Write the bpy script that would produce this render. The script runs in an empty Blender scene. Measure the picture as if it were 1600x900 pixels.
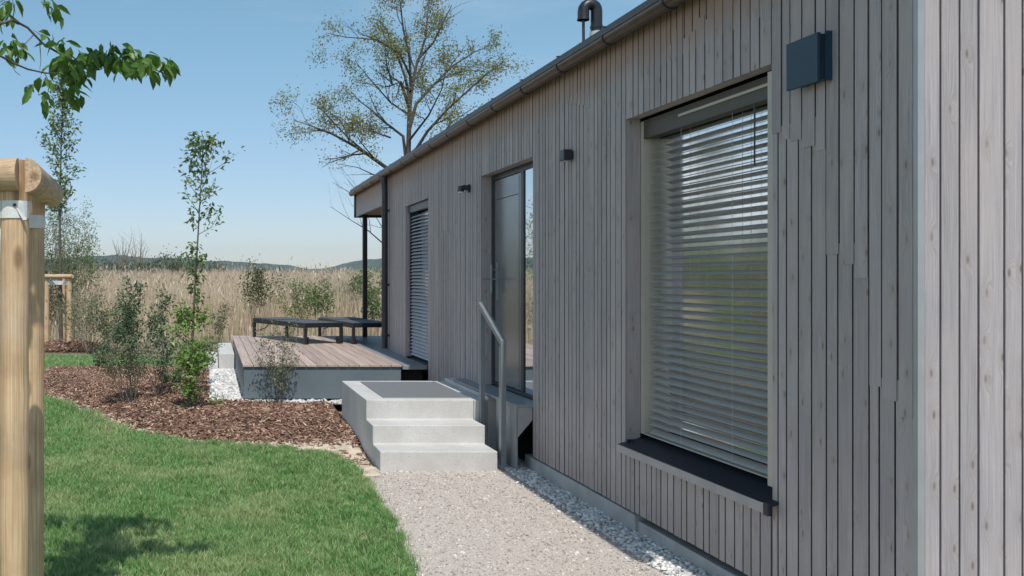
import bpy, bmesh, math, random
import numpy as np
from mathutils import Vector, Matrix, noise as mnoise

R = math.radians
random.seed(11)
rng = np.random.default_rng(11)
sc = bpy.context.scene
COL = sc.collection
HAZE = 1.4e-4
F = 1400.0
PX, PY, CAMZ = 330.0, 436.0, 1.6

def P(px, py, d):
    """the point of the place that lies d metres in front of the camera's plane"""
    return np.array([(px - PX) / F * d, d, CAMZ - (py - PY) / F * d])

# ------------------------------------------------------------------ materials
def new_mat(name):
    m = bpy.data.materials.new(name); m.use_nodes = True
    nt = m.node_tree
    b = nt.nodes['Principled BSDF']
    return m, nt, b

def N(nt, t, **kw):
    n = nt.nodes.new(t)
    for k, v in kw.items(): setattr(n, k, v)
    return n

def L(nt, a, b): nt.links.new(a, b)

def math_node(nt, op, a, b=None, c=None, clamp=False):
    n = N(nt, 'ShaderNodeMath', operation=op); n.use_clamp = clamp
    for i, v in enumerate((a, b, c)):
        if v is None: continue
        if hasattr(v, 'is_output'): L(nt, v, n.inputs[i])
        else: n.inputs[i].default_value = v
    return n.outputs[0]

def mixc(nt, fac, a, b, blend='MIX'):
    n = N(nt, 'ShaderNodeMix', data_type='RGBA', blend_type=blend)
    for s, v in ((n.inputs[0], fac), (n.inputs[6], a), (n.inputs[7], b)):
        if hasattr(v, 'is_output'): L(nt, v, s)
        elif isinstance(v, (int, float)): s.default_value = v
        else: s.default_value = (*v, 1)
    return n.outputs[2]

def sstep(nt, v, lo, hi, o0=0.0, o1=1.0):
    n = N(nt, 'ShaderNodeMapRange', interpolation_type='SMOOTHSTEP')
    L(nt, v, n.inputs[0])
    n.inputs[1].default_value = lo; n.inputs[2].default_value = hi
    n.inputs[3].default_value = o0; n.inputs[4].default_value = o1
    return n.outputs[0]

def noise_tex(nt, vec, scale, detail=4, rough=.55):
    n = N(nt, 'ShaderNodeTexNoise'); n.inputs['Scale'].default_value = scale
    n.inputs['Detail'].default_value = detail; n.inputs['Roughness'].default_value = rough
    if vec is not None: L(nt, vec, n.inputs['Vector'])
    return n.outputs[0]

def bump(nt, b, h, strength, dist):
    n = N(nt, 'ShaderNodeBump'); n.inputs['Strength'].default_value = strength
    n.inputs['Distance'].default_value = dist
    L(nt, h, n.inputs['Height']); L(nt, n.outputs[0], b.inputs['Normal'])

def pos(nt): return N(nt, 'ShaderNodeNewGeometry').outputs['Position']

def simple(name, col, rough=.6, metal=0.0, var=.12, scale=6.0, island=0.0, bmp=0.0, bscale=60., spec=.5, detail=5):
    m, nt, b = new_mat(name)
    p = pos(nt)
    f = noise_tex(nt, p, scale, detail)
    lo = [c * (1 - var) for c in col]; hi = [min(1, c * (1 + var)) for c in col]
    c = mixc(nt, sstep(nt, f, .3, .7), lo, hi)
    if island:
        r = N(nt, 'ShaderNodeNewGeometry').outputs['Random Per Island']
        g = sstep(nt, r, 0, 1, 1 - island, 1 + island)
        cc = N(nt, 'ShaderNodeCombineColor')
        for i in range(3): L(nt, g, cc.inputs[i])
        c = mixc(nt, 1.0, c, cc.outputs[0], 'MULTIPLY')
    L(nt, c, b.inputs['Base Color'])
    b.inputs['Roughness'].default_value = rough
    b.inputs['Metallic'].default_value = metal
    b.inputs['Specular IOR Level'].default_value = spec
    if bmp: bump(nt, b, noise_tex(nt, p, bscale, 6, .65), bmp, .01)
    return m

def leaf_mat(name, c1, c2, c3=None, rough=.5, trans=.35, pscale=3.0):
    """leaf colours vary from leaf to leaf and softly through the place; a part of the light goes through"""
    m, nt, b = new_mat(name)
    g = N(nt, 'ShaderNodeNewGeometry')
    r = g.outputs['Random Per Island']
    c = mixc(nt, r, c1, c2)
    if c3 is not None:
        c = mixc(nt, sstep(nt, noise_tex(nt, g.outputs['Position'], pscale, 3), .48, .62), c, c3)
    L(nt, c, b.inputs['Base Color'])
    b.inputs['Roughness'].default_value = rough
    b.inputs['Specular IOR Level'].default_value = .35
    t = N(nt, 'ShaderNodeBsdfTranslucent')
    L(nt, mixc(nt, 1.0, c, (1.0, 1.0, .55), 'MULTIPLY'), t.inputs['Color'])
    mx = N(nt, 'ShaderNodeMixShader'); mx.inputs[0].default_value = trans
    L(nt, b.outputs[0], mx.inputs[1]); L(nt, t.outputs[0], mx.inputs[2])
    L(nt, mx.outputs[0], nt.nodes['Material Output'].inputs['Surface'])
    return m

def cladding_mat(name):
    m, nt, b = new_mat(name)
    g = N(nt, 'ShaderNodeNewGeometry')
    rnd = g.outputs['Random Per Island']
    sx = N(nt, 'ShaderNodeSeparateXYZ'); L(nt, g.outputs['Position'], sx.inputs[0])
    u = math_node(nt, 'ADD', sx.outputs[0], sx.outputs[1])
    off = math_node(nt, 'MULTIPLY', rnd, 37.0)
    z = math_node(nt, 'ADD', sx.outputs[2], off)
    def vec(su, sz, sw=0.0):
        c = N(nt, 'ShaderNodeCombineXYZ')
        L(nt, math_node(nt, 'MULTIPLY', u, su), c.inputs[0]); L(nt, math_node(nt, 'MULTIPLY', z, sz), c.inputs[1])
        L(nt, math_node(nt, 'MULTIPLY', rnd, 9.0), c.inputs[2])
        return c.outputs[0]
    # knots: cells of a stretched lattice; only some cells carry one
    v = N(nt, 'ShaderNodeTexVoronoi'); v.voronoi_dimensions = '2D'; v.inputs['Scale'].default_value = 1.0
    L(nt, vec(15.0, 5.2), v.inputs['Vector'])
    d = v.outputs['Distance']
    sel = N(nt, 'ShaderNodeSeparateColor'); L(nt, v.outputs['Color'], sel.inputs[0])
    pick = math_node(nt, 'GREATER_THAN', sel.outputs[0], .60)
    kn = math_node(nt, 'MULTIPLY', sstep(nt, d, .02, .13, 1, 0), pick)
    halo = math_node(nt, 'MULTIPLY', sstep(nt, d, .1, .42, 1, 0), pick)
    # grain bends round the knots
    zz = noise_tex(nt, vec(9.0, 1.3), 1.0, 3)
    gr_v = N(nt, 'ShaderNodeCombineXYZ')
    L(nt, math_node(nt, 'ADD', math_node(nt, 'MULTIPLY', u, 190.0), math_node(nt, 'ADD', math_node(nt, 'MULTIPLY', zz, 9.0), math_node(nt, 'MULTIPLY', halo, 3.5))), gr_v.inputs[0])
    L(nt, math_node(nt, 'MULTIPLY', z, 2.2), gr_v.inputs[1])
    grain = noise_tex(nt, gr_v.outputs[0], 1.0, 5, .6)
    blot = noise_tex(nt, vec(5.0, 1.1), 1.0, 5, .6)
    c = mixc(nt, sstep(nt, grain, .28, .72), (.270, .252, .262), (.435, .402, .408))
    tone = sstep(nt, rnd, 0, 1, .87, 1.11)
    tn = N(nt, 'ShaderNodeCombineColor')
    for i in range(3): L(nt, tone, tn.inputs[i])
    c = mixc(nt, 1.0, c, tn.outputs[0], 'MULTIPLY')
    c = mixc(nt, sstep(nt, blot, .40, .66, 0, .6), c, (.455, .405, .395))
    wear = noise_tex(nt, g.outputs['Position'], .9, 5, .6)
    c = mixc(nt, sstep(nt, wear, .42, .66, 0, .4), c, (.300, .288, .308))
    c = mixc(nt, math_node(nt, 'MULTIPLY', halo, .35), c, (.33, .285, .26))
    c = mixc(nt, math_node(nt, 'MULTIPLY', kn, math_node(nt, 'ADD', .3, math_node(nt, 'MULTIPLY', sel.outputs[1], .65))), c, (.15, .12, .105))
    # splash dirt along the foot of the boards
    c = mixc(nt, sstep(nt, math_node(nt, 'SUBTRACT', sx.outputs[2], math_node(nt, 'MULTIPLY', blot, .35)), .30, -.02, 0, .38), c, (.23, .205, .185))
    # less weathered brown and painted eave shadow just under the roof edge
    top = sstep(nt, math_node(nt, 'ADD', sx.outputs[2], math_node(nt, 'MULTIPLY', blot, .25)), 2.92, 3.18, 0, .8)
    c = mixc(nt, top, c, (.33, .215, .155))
    L(nt, c, b.inputs['Base Color'])
    b.inputs['Roughness'].default_value = .62
    b.inputs['Specular IOR Level'].default_value = .45
    h = math_node(nt, 'SUBTRACT', grain, math_node(nt, 'MULTIPLY', kn, .8))
    bump(nt, b, h, .5, .005)
    return m

def pine_mat(name, c1, c2, axis='z', sc_=170):
    m, nt, b = new_mat(name)
    tc = N(nt, 'ShaderNodeTexCoord'); mp = N(nt, 'ShaderNodeMapping')
    L(nt, tc.outputs['Object'], mp.inputs[0])
    s = {'z': (sc_, sc_, 1.6), 'x': (1.6, sc_, sc_), 'y': (sc_, 1.6, sc_)}[axis]
    mp.inputs['Scale'].default_value = s
    g = noise_tex(nt, mp.outputs[0], 1.0, 5, .6)
    big = noise_tex(nt, tc.outputs['Object'], 5.0, 4)
    v = N(nt, 'ShaderNodeTexVoronoi'); mp2 = N(nt, 'ShaderNodeMapping')
    mp2.inputs['Scale'].default_value = tuple(12 if k > 10 else 5 for k in s)
    L(nt, tc.outputs['Object'], mp2.inputs[0]); L(nt, mp2.outputs[0], v.inputs['Vector']); v.inputs['Scale'].default_value = 1.0
    se = N(nt, 'ShaderNodeSeparateColor'); L(nt, v.outputs['Color'], se.inputs[0])
    kn = math_node(nt, 'MULTIPLY', sstep(nt, v.outputs['Distance'], .10, .30, 1, 0), math_node(nt, 'GREATER_THAN', se.outputs[0], .35))
    crk = N(nt, 'ShaderNodeMapping'); crk.inputs['Scale'].default_value = tuple(k * .7 if k > 10 else .7 for k in s); L(nt, tc.outputs['Object'], crk.inputs[0])
    ck = sstep(nt, noise_tex(nt, crk.outputs[0], 1.0, 3, .5), .66, .74)
    c = mixc(nt, sstep(nt, g, .3, .7), c1, c2)
    c = mixc(nt, sstep(nt, big, .42, .7, 0, .5), c, [k * .72 for k in c1])
    c = mixc(nt, math_node(nt, 'MULTIPLY', kn, .8), c, (.20, .115, .065))
    c = mixc(nt, math_node(nt, 'MULTIPLY', ck, .6), c, (.24, .15, .09))
    gr2 = noise_tex(nt, tc.outputs['Object'], 2.3, 5); c = mixc(nt, sstep(nt, gr2, .5, .72, 0, .3), c, (.62, .52, .42))
    g = math_node(nt, 'SUBTRACT', g, ck)
    L(nt, c, b.inputs['Base Color']); b.inputs['Roughness'].default_value = .7
    bump(nt, b, g, .55, .006)
    return m

def lawn_mat():
    m, nt, b = new_mat('lawn_soil')
    p = pos(nt)
    a = noise_tex(nt, p, 1.7, 5); s = noise_tex(nt, p, 90, 3)
    c = mixc(nt, sstep(nt, a, .35, .68), (.10, .16, .055), (.17, .21, .09))
    c = mixc(nt, sstep(nt, s, .4, .75), c, (.05, .045, .025))
    L(nt, c, b.inputs['Base Color']); b.inputs['Roughness'].default_value = .95
    return m

def grass_mat():
    m, nt, b = new_mat('grass_blades')
    g = N(nt, 'ShaderNodeNewGeometry')
    a = noise_tex(nt, g.outputs['Position'], 1.3, 4)
    a2 = noise_tex(nt, g.outputs['Position'], 7.0, 3)
    c = mixc(nt, g.outputs['Random Per Island'], (.09, .235, .055), (.34, .53, .21))
    c = mixc(nt, sstep(nt, a, .42, .66, 0, .6), c, (.44, .50, .24))
    c = mixc(nt, sstep(nt, a2, .56, .74, 0, .7), c, (.085, .20, .05))
    # a few dead blades
    dead = math_node(nt, 'GREATER_THAN', g.outputs['Random Per Island'], .95)
    c = mixc(nt, dead, c, (.60, .54, .34))
    L(nt, c, b.inputs['Base Color']); b.inputs['Roughness'].default_value = .5
    b.inputs['Specular IOR Level'].default_value = .3
    t = N(nt, 'ShaderNodeBsdfTranslucent'); L(nt, c, t.inputs['Color'])
    mx = N(nt, 'ShaderNodeMixShader'); mx.inputs[0].default_value = .28
    L(nt, b.outputs[0], mx.inputs[1]); L(nt, t.outputs[0], mx.inputs[2])
    L(nt, mx.outputs[0], nt.nodes['Material Output'].inputs['Surface'])
    return m

def gravel_mat():
    m, nt, b = new_mat('path_gravel')
    p = pos(nt)
    v = N(nt, 'ShaderNodeTexVoronoi'); v.inputs['Scale'].default_value = 170; L(nt, p, v.inputs['Vector'])
    se = N(nt, 'ShaderNodeSeparateColor'); L(nt, v.outputs['Color'], se.inputs[0])
    big = noise_tex(nt, p, 1.1, 5)
    c = mixc(nt, se.outputs[0], (.44, .385, .345), (.61, .54, .482))
    c = mixc(nt, math_node(nt, 'GREATER_THAN', se.outputs[1], .9), c, (.68, .64, .60))
    c = mixc(nt, math_node(nt, 'GREATER_THAN', se.outputs[2], .95), c, (.16, .145, .135))
    c = mixc(nt, sstep(nt, big, .45, .7, 0, .45), c, (.52, .45, .37))
    L(nt, c, b.inputs['Base Color']); b.inputs['Roughness'].default_value = .9
    bump(nt, b, math_node(nt, 'SUBTRACT', 1.0, v.outputs['Distance']), .6, .006)
    return m

def glass_mat(name, gain=2.2, base=.06, tint=(.93, .97, .96), rough=.004):
    m = bpy.data.materials.new(name); m.use_nodes = True; nt = m.node_tree
    nt.nodes.remove(nt.nodes['Principled BSDF'])
    fr = N(nt, 'ShaderNodeFresnel'); fr.inputs['IOR'].default_value = 1.5
    f = math_node(nt, 'ADD', math_node(nt, 'MULTIPLY', fr.outputs[0], gain), base, clamp=True)
    t = N(nt, 'ShaderNodeBsdfTransparent'); t.inputs[0].default_value = (*tint, 1)
    g = N(nt, 'ShaderNodeBsdfGlossy'); g.inputs['Roughness'].default_value = rough
    g.inputs['Color'].default_value = (.95, .98, 1, 1)
    nn = noise_tex(nt, pos(nt), 2.2, 2)
    bp = N(nt, 'ShaderNodeBump'); bp.inputs['Strength'].default_value = .06; bp.inputs['Distance'].default_value = .02
    L(nt, nn, bp.inputs['Height']); L(nt, bp.outputs[0], g.inputs['Normal'])
    mx = N(nt, 'ShaderNodeMixShader'); L(nt, f, mx.inputs[0]); L(nt, t.outputs[0], mx.inputs[1]); L(nt, g.outputs[0], mx.inputs[2])
    L(nt, mx.outputs[0], nt.nodes['Material Output'].inputs['Surface'])
    return m

M = {}
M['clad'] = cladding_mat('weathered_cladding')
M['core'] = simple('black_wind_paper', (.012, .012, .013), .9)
M['anthracite'] = simple('anthracite_metal', (.022, .027, .034), .38, .0, .1, 20)
M['sky_anthracite'] = simple('anthracite_sky_reflection', (.003, .036, .075), .5, 0, .08, 10)  # dark anthracite paint; the mirrored sky is put into its blue
M['doorleaf'] = simple('door_grey_metal', (.235, .255, .27), .24, .6, .05, 3)
M['sillblack'] = simple('sill_dark_metal', (.010, .013, .024), .42, .0, .15, 8)
M['silledge'] = simple('sill_edge_grey', (.34, .33, .34), .5, 0, .08, 8)
M['frame'] = simple('beige_window_frame', (.46, .435, .385), .5, 0, .05, 6)
M['slat'] = simple('blind_slat', (.36, .365, .35), .4, .0, .04, 4)
M['slat_dark'] = simple('blind_slat_grey', (.62, .645, .68), .35, .3, .05, 4)
M['headbox'] = simple('blind_head_box', (.062, .058, .050), .5, 0, .08, 8)
M['cord'] = simple('blind_cord', (.5, .5, .48), .8)
M['plinth'] = simple('plinth_concrete', (.34, .355, .36), .85, 0, .12, 5, bmp=.15, bscale=40)
def concrete_mat():
    m, nt, b = new_mat('pale_cast_concrete')
    p = pos(nt); g = N(nt, 'ShaderNodeNewGeometry')
    a = noise_tex(nt, p, 2.6, 6, .6); f = noise_tex(nt, p, 45, 6, .65)
    mp = N(nt, 'ShaderNodeMapping'); mp.inputs['Scale'].default_value = (16, 16, 1.6); L(nt, p, mp.inputs[0])
    st_ = noise_tex(nt, mp.outputs[0], 1.0, 4, .6)
    v = N(nt, 'ShaderNodeTexVoronoi'); v.inputs['Scale'].default_value = 42; L(nt, p, v.inputs['Vector'])
    se = N(nt, 'ShaderNodeSeparateColor'); L(nt, v.outputs['Color'], se.inputs[0])
    pore = math_node(nt, 'MULTIPLY', sstep(nt, v.outputs['Distance'], .08, .22, 1, 0), math_node(nt, 'GREATER_THAN', se.outputs[0], .72))
    c = mixc(nt, sstep(nt, a, .32, .68), (.50, .485, .465), (.61, .60, .585))
    c = mixc(nt, sstep(nt, f, .35, .7, 0, .5), c, (.47, .455, .435))
    c = mixc(nt, sstep(nt, st_, .54, .74, 0, .4), c, (.43, .42, .405))
    c = mixc(nt, math_node(nt, 'MULTIPLY', pore, .7), c, (.25, .24, .23))
    L(nt, c, b.inputs['Base Color']); b.inputs['Roughness'].default_value = .82
    bump(nt, b, math_node(nt, 'SUBTRACT', f, pore), .35, .006)
    return m
M['concrete'] = concrete_mat()
M['gutter'] = simple('gutter_brown_zinc', (.115, .092, .077), .34, .7, .12, 9)
M['roofedge'] = simple('roof_dark_metal', (.035, .042, .048), .4, .3, .1, 6)
M['steel'] = simple('galvanised_painted_steel', (.24, .265, .28), .45, .3, .08, 12)
M['grey_plate'] = simple('grey_plate', (.26, .28, .295), .5, .2, .08, 6)
M['trim'] = simple('corner_trim_metal', (.36, .375, .39), .4, .3, .05, 6)
M['soffit'] = simple('soffit_wood', (.30, .205, .145), .7, 0, .12, 8)
M['deckpanel'] = simple('deck_side_panel', (.125, .16, .185), .55, 0, .06, 3)
M['lounger'] = simple('lounger_black_metal', (.016, .018, .022), .4, 0, .1, 15)
M['sling'] = simple('lounger_mesh_fabric', (.075, .085, .097), .75, 0, .15, 40)
M['strap'] = simple('white_webbing', (.72, .72, .71), .7, 0, .06, 30, bmp=.3, bscale=200)
M['stake'] = pine_mat('peeled_pine_post', (.46, .30, .165), (.74, .53, .33))
M['stake_rail'] = pine_mat('peeled_pine_rail', (.44, .30, .185), (.64, .46, .30), 'x', 130)
M['stake_rail_y'] = pine_mat('peeled_pine_rail_long', (.44, .30, .185), (.64, .46, .30), 'y', 130)
M['glass'] = glass_mat('window_glass', 2.9, .10)
M['glass_win'] = glass_mat('coated_window_glass', 4.5, .5, (.5, .55, .56), .10)
M['glass_side'] = glass_mat('door_glass', 3.5, .2, (.5, .55, .58))
M['room'] = simple('dim_room', (.10, .10, .10), .9)
M['pipe'] = simple('vent_pipe_grey', (.013, .016, .020), .4, 0.0, .1, 10)
M['pipering'] = simple('vent_pipe_collar', (.55, .57, .58), .45, .3)
M['lawn'] = lawn_mat(); M['grass'] = grass_mat(); M['path'] = gravel_mat()
M['sand'] = simple('pale_sand', (.56, .475, .365), .95, 0, .25, 9, bmp=.5, bscale=30, detail=8)
M['soil'] = simple('mulch_soil', (.10, .062, .045), .95, 0, .3, 14, bmp=.6, bscale=30)
M['ground'] = simple('dry_meadow_soil', (.20, .165, .105), .95, 0, .3, .8, bmp=.3, bscale=8)
M['pebble'] = simple('white_pebbles', (.62, .605, .585), .75, 0, .1, 30, island=.28)
M['grit'] = simple('path_stones', (.53, .475, .43), .85, 0, .1, 30, island=.45)
M['bark'] = simple('young_bark', (.105, .088, .072), .85, 0, .3, 25, bmp=.5, bscale=60)
M['bark_dark'] = simple('dark_bark', (.062, .053, .047), .9, 0, .3, 6, bmp=.5, bscale=20)
M['twig'] = simple('grey_twig', (.20, .165, .13), .85, 0, .25, 20)
M['hill'] = simple('wooded_hill', (.032, .055, .035), .95, 0, .45, .02, detail=9)

def chips_mat():
    m, nt, b = new_mat('bark_chips')
    g = N(nt, 'ShaderNodeNewGeometry'); r = g.outputs['Random Per Island']
    cr = N(nt, 'ShaderNodeValToRGB'); L(nt, r, cr.inputs[0])
    e = cr.color_ramp.elements
    e[0].position = 0; e[0].color = (.07, .036, .027, 1)
    e[1].position = 1; e[1].color = (.62, .45, .34, 1)
    for p_, c_ in ((.28, (.165, .086, .058)), (.62, (.265, .15, .102)), (.85, (.38, .25, .175))):
        x = e.new(p_); x.color = (*c_, 1)
    L(nt, cr.outputs[0], b.inputs['Base Color']); b.inputs['Roughness'].default_value = .85
    return m
M['chips'] = chips_mat()

def deck_mat():
    m, nt, b = new_mat('deck_boards')
    g = N(nt, 'ShaderNodeNewGeometry')
    mp = N(nt, 'ShaderNodeMapping'); L(nt, g.outputs['Position'], mp.inputs[0]); mp.inputs['Scale'].default_value = (45, 1.2, 45)
    gr = noise_tex(nt, mp.outputs[0], 1.0, 4)
    c = mixc(nt, sstep(nt, gr, .3, .7), (.37, .275, .23), (.53, .42, .36))
    tn = N(nt, 'ShaderNodeCombineColor'); t = sstep(nt, g.outputs['Random Per Island'], 0, 1, .85, 1.14)
    for i in range(3): L(nt, t, tn.inputs[i])
    c = mixc(nt, 1.0, c, tn.outputs[0], 'MULTIPLY')
    L(nt, c, b.inputs['Base Color']); b.inputs['Roughness'].default_value = .65
    bump(nt, b, gr, .25, .003)
    return m
M['deck'] = deck_mat()

def grating_mat():
    m, nt, b = new_mat('grating_mat')
    p = pos(nt); sx = N(nt, 'ShaderNodeSeparateXYZ'); L(nt, p, sx.inputs[0])
    w = [math_node(nt, 'FRACT', math_node(nt, 'MULTIPLY', sx.outputs[i], 55.0)) for i in (0, 1)]
    f = math_node(nt, 'MULTIPLY', math_node(nt, 'GREATER_THAN', w[0], .3), math_node(nt, 'GREATER_THAN', w[1], .3))
    nz = noise_tex(nt, p, 30, 5)
    c = mixc(nt, f, (.26, .27, .28), mixc(nt, nz, (.05, .055, .06), (.12, .125, .13)))
    L(nt, c, b.inputs['Base Color']); b.inputs['Roughness'].default_value = .6
    return m
M['grating'] = grating_mat()

def reed_mat():
    m, nt, b = new_mat('dry_reeds')
    g = N(nt, 'ShaderNodeNewGeometry')
    a = noise_tex(nt, g.outputs['Position'], .35, 4)
    c = mixc(nt, g.outputs['Random Per Island'], (.56, .44, .305), (.90, .76, .57))
    c = mixc(nt, sstep(nt, a, .45, .68, 0, .55), c, (.72, .555, .43))
    a2 = noise_tex(nt, g.outputs['Position'], 1.3, 4)
    c = mixc(nt, sstep(nt, a2, .50, .70, 0, .6), c, (.40, .315, .19))
    sz = N(nt, 'ShaderNodeSeparateXYZ'); L(nt, g.outputs['Position'], sz.inputs[0])
    c = mixc(nt, sstep(nt, sz.outputs[2], 1.2, 2.3, 0, .45), c, (.62, .455, .36))
    gr = math_node(nt, 'GREATER_THAN', g.outputs['Random Per Island'], .94)
    c = mixc(nt, gr, c, (.17, .19, .08))
    L(nt, c, b.inputs['Base Color']); b.inputs['Roughness'].default_value = .7
    t = N(nt, 'ShaderNodeBsdfTranslucent'); L(nt, c, t.inputs['Color'])
    mx = N(nt, 'ShaderNodeMixShader'); mx.inputs[0].default_value = .35
    L(nt, b.outputs[0], mx.inputs[1]); L(nt, t.outputs[0], mx.inputs[2])
    L(nt, mx.outputs[0], nt.nodes['Material Output'].inputs['Surface'])
    return m
M['reed'] = reed_mat()

M['leaf_near'] = leaf_mat('near_leaves', (.06, .145, .028), (.165, .29, .07), rough=.38, trans=.38)
M['leaf_sap'] = leaf_mat('sapling_leaves', (.12, .19, .07), (.27, .35, .155), rough=.5)
M['leaf_bright'] = leaf_mat('bright_leaves', (.14, .265, .065), (.31, .455, .14), rough=.45, trans=.4)
M['leaf_blue'] = leaf_mat('dark_bluish_leaves', (.07, .13, .075), (.16, .235, .135), (.18, .24, .145), rough=.5, trans=.25)
M['leaf_olive'] = leaf_mat('olive_leaves', (.16, .18, .06), (.32, .335, .13), (.24, .215, .09), rough=.55, trans=.4, pscale=1.2)
M['leaf_willow'] = leaf_mat('willow_leaves', (.17, .21, .115), (.34, .38, .23), (.13, .18, .085), rough=.55)
M['leaf_mid'] = leaf_mat('scrub_leaves', (.11, .19, .06), (.24, .33, .13), (.17, .22, .11), rough=.55)
M['leaf_grey'] = leaf_mat('greygreen_leaves', (.15, .175, .10), (.29, .31, .20), rough=.6)
M['leaf_far'] = leaf_mat('far_scrub_leaves', (.06, .095, .045), (.14, .18, .08), (.16, .16, .09), rough=.7)

# ------------------------------------------------------------------ mesh building
def tag(o, label=None, cat=None, group=None, kind=None):
    if label: o['label'] = label
    if cat: o['category'] = cat
    if group: o['group'] = group
    if kind: o['kind'] = kind
    return o

def empty(name, loc, label=None, cat=None, group=None, rz=0.0):
    o = bpy.data.objects.new(name, None); COL.objects.link(o)
    o.location = loc; o.rotation_euler = (0, 0, rz); o.empty_display_size = .1
    return tag(o, label, cat, group)

def mesh_np(name, V, quads=None, tris=None, mat=None, parent=None, smooth=False):
    """one mesh object out of arrays; vertices are world coordinates unless the parent is moved later"""
    V = np.asarray(V, dtype=np.float32).reshape(-1, 3)
    loops = []; starts = []; tot = []; s = 0
    if quads is not None and len(quads):
        q = np.asarray(quads, dtype=np.int32).reshape(-1, 4)
        loops.append(q.ravel()); starts.append(np.arange(len(q)) * 4 + s); tot.append(np.full(len(q), 4)); s += len(q) * 4
    if tris is not None and len(tris):
        t = np.asarray(tris, dtype=np.int32).reshape(-1, 3)
        loops.append(t.ravel()); starts.append(np.arange(len(t)) * 3 + s); tot.append(np.full(len(t), 3)); s += len(t) * 3
    loops = np.concatenate(loops).astype(np.int32); starts = np.concatenate(starts).astype(np.int32); tot = np.concatenate(tot).astype(np.int32)
    me = bpy.data.meshes.new(name)
    if parent is not None and parent.type == 'EMPTY':
        V = V - np.array(parent.location, dtype=np.float32)
    elif parent is not None:
        pp = parent; o_ = Vector((0, 0, 0))
        while pp is not None: o_ += pp.location; pp = pp.parent
        V = V - np.array(o_, dtype=np.float32)
    me.vertices.add(len(V)); me.vertices.foreach_set('co', V.ravel())
    me.loops.add(len(loops)); me.loops.foreach_set('vertex_index', loops)
    me.polygons.add(len(starts)); me.polygons.foreach_set('loop_start', starts); me.polygons.foreach_set('loop_total', tot)
    me.polygons.foreach_set('use_smooth', np.full(len(starts), bool(smooth)))
    me.update(calc_edges=True); me.validate()
    if mat is not None: me.materials.append(mat)
    o = bpy.data.objects.new(name, me); COL.objects.link(o)
    if parent is not None: o.parent = parent
    return o

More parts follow.
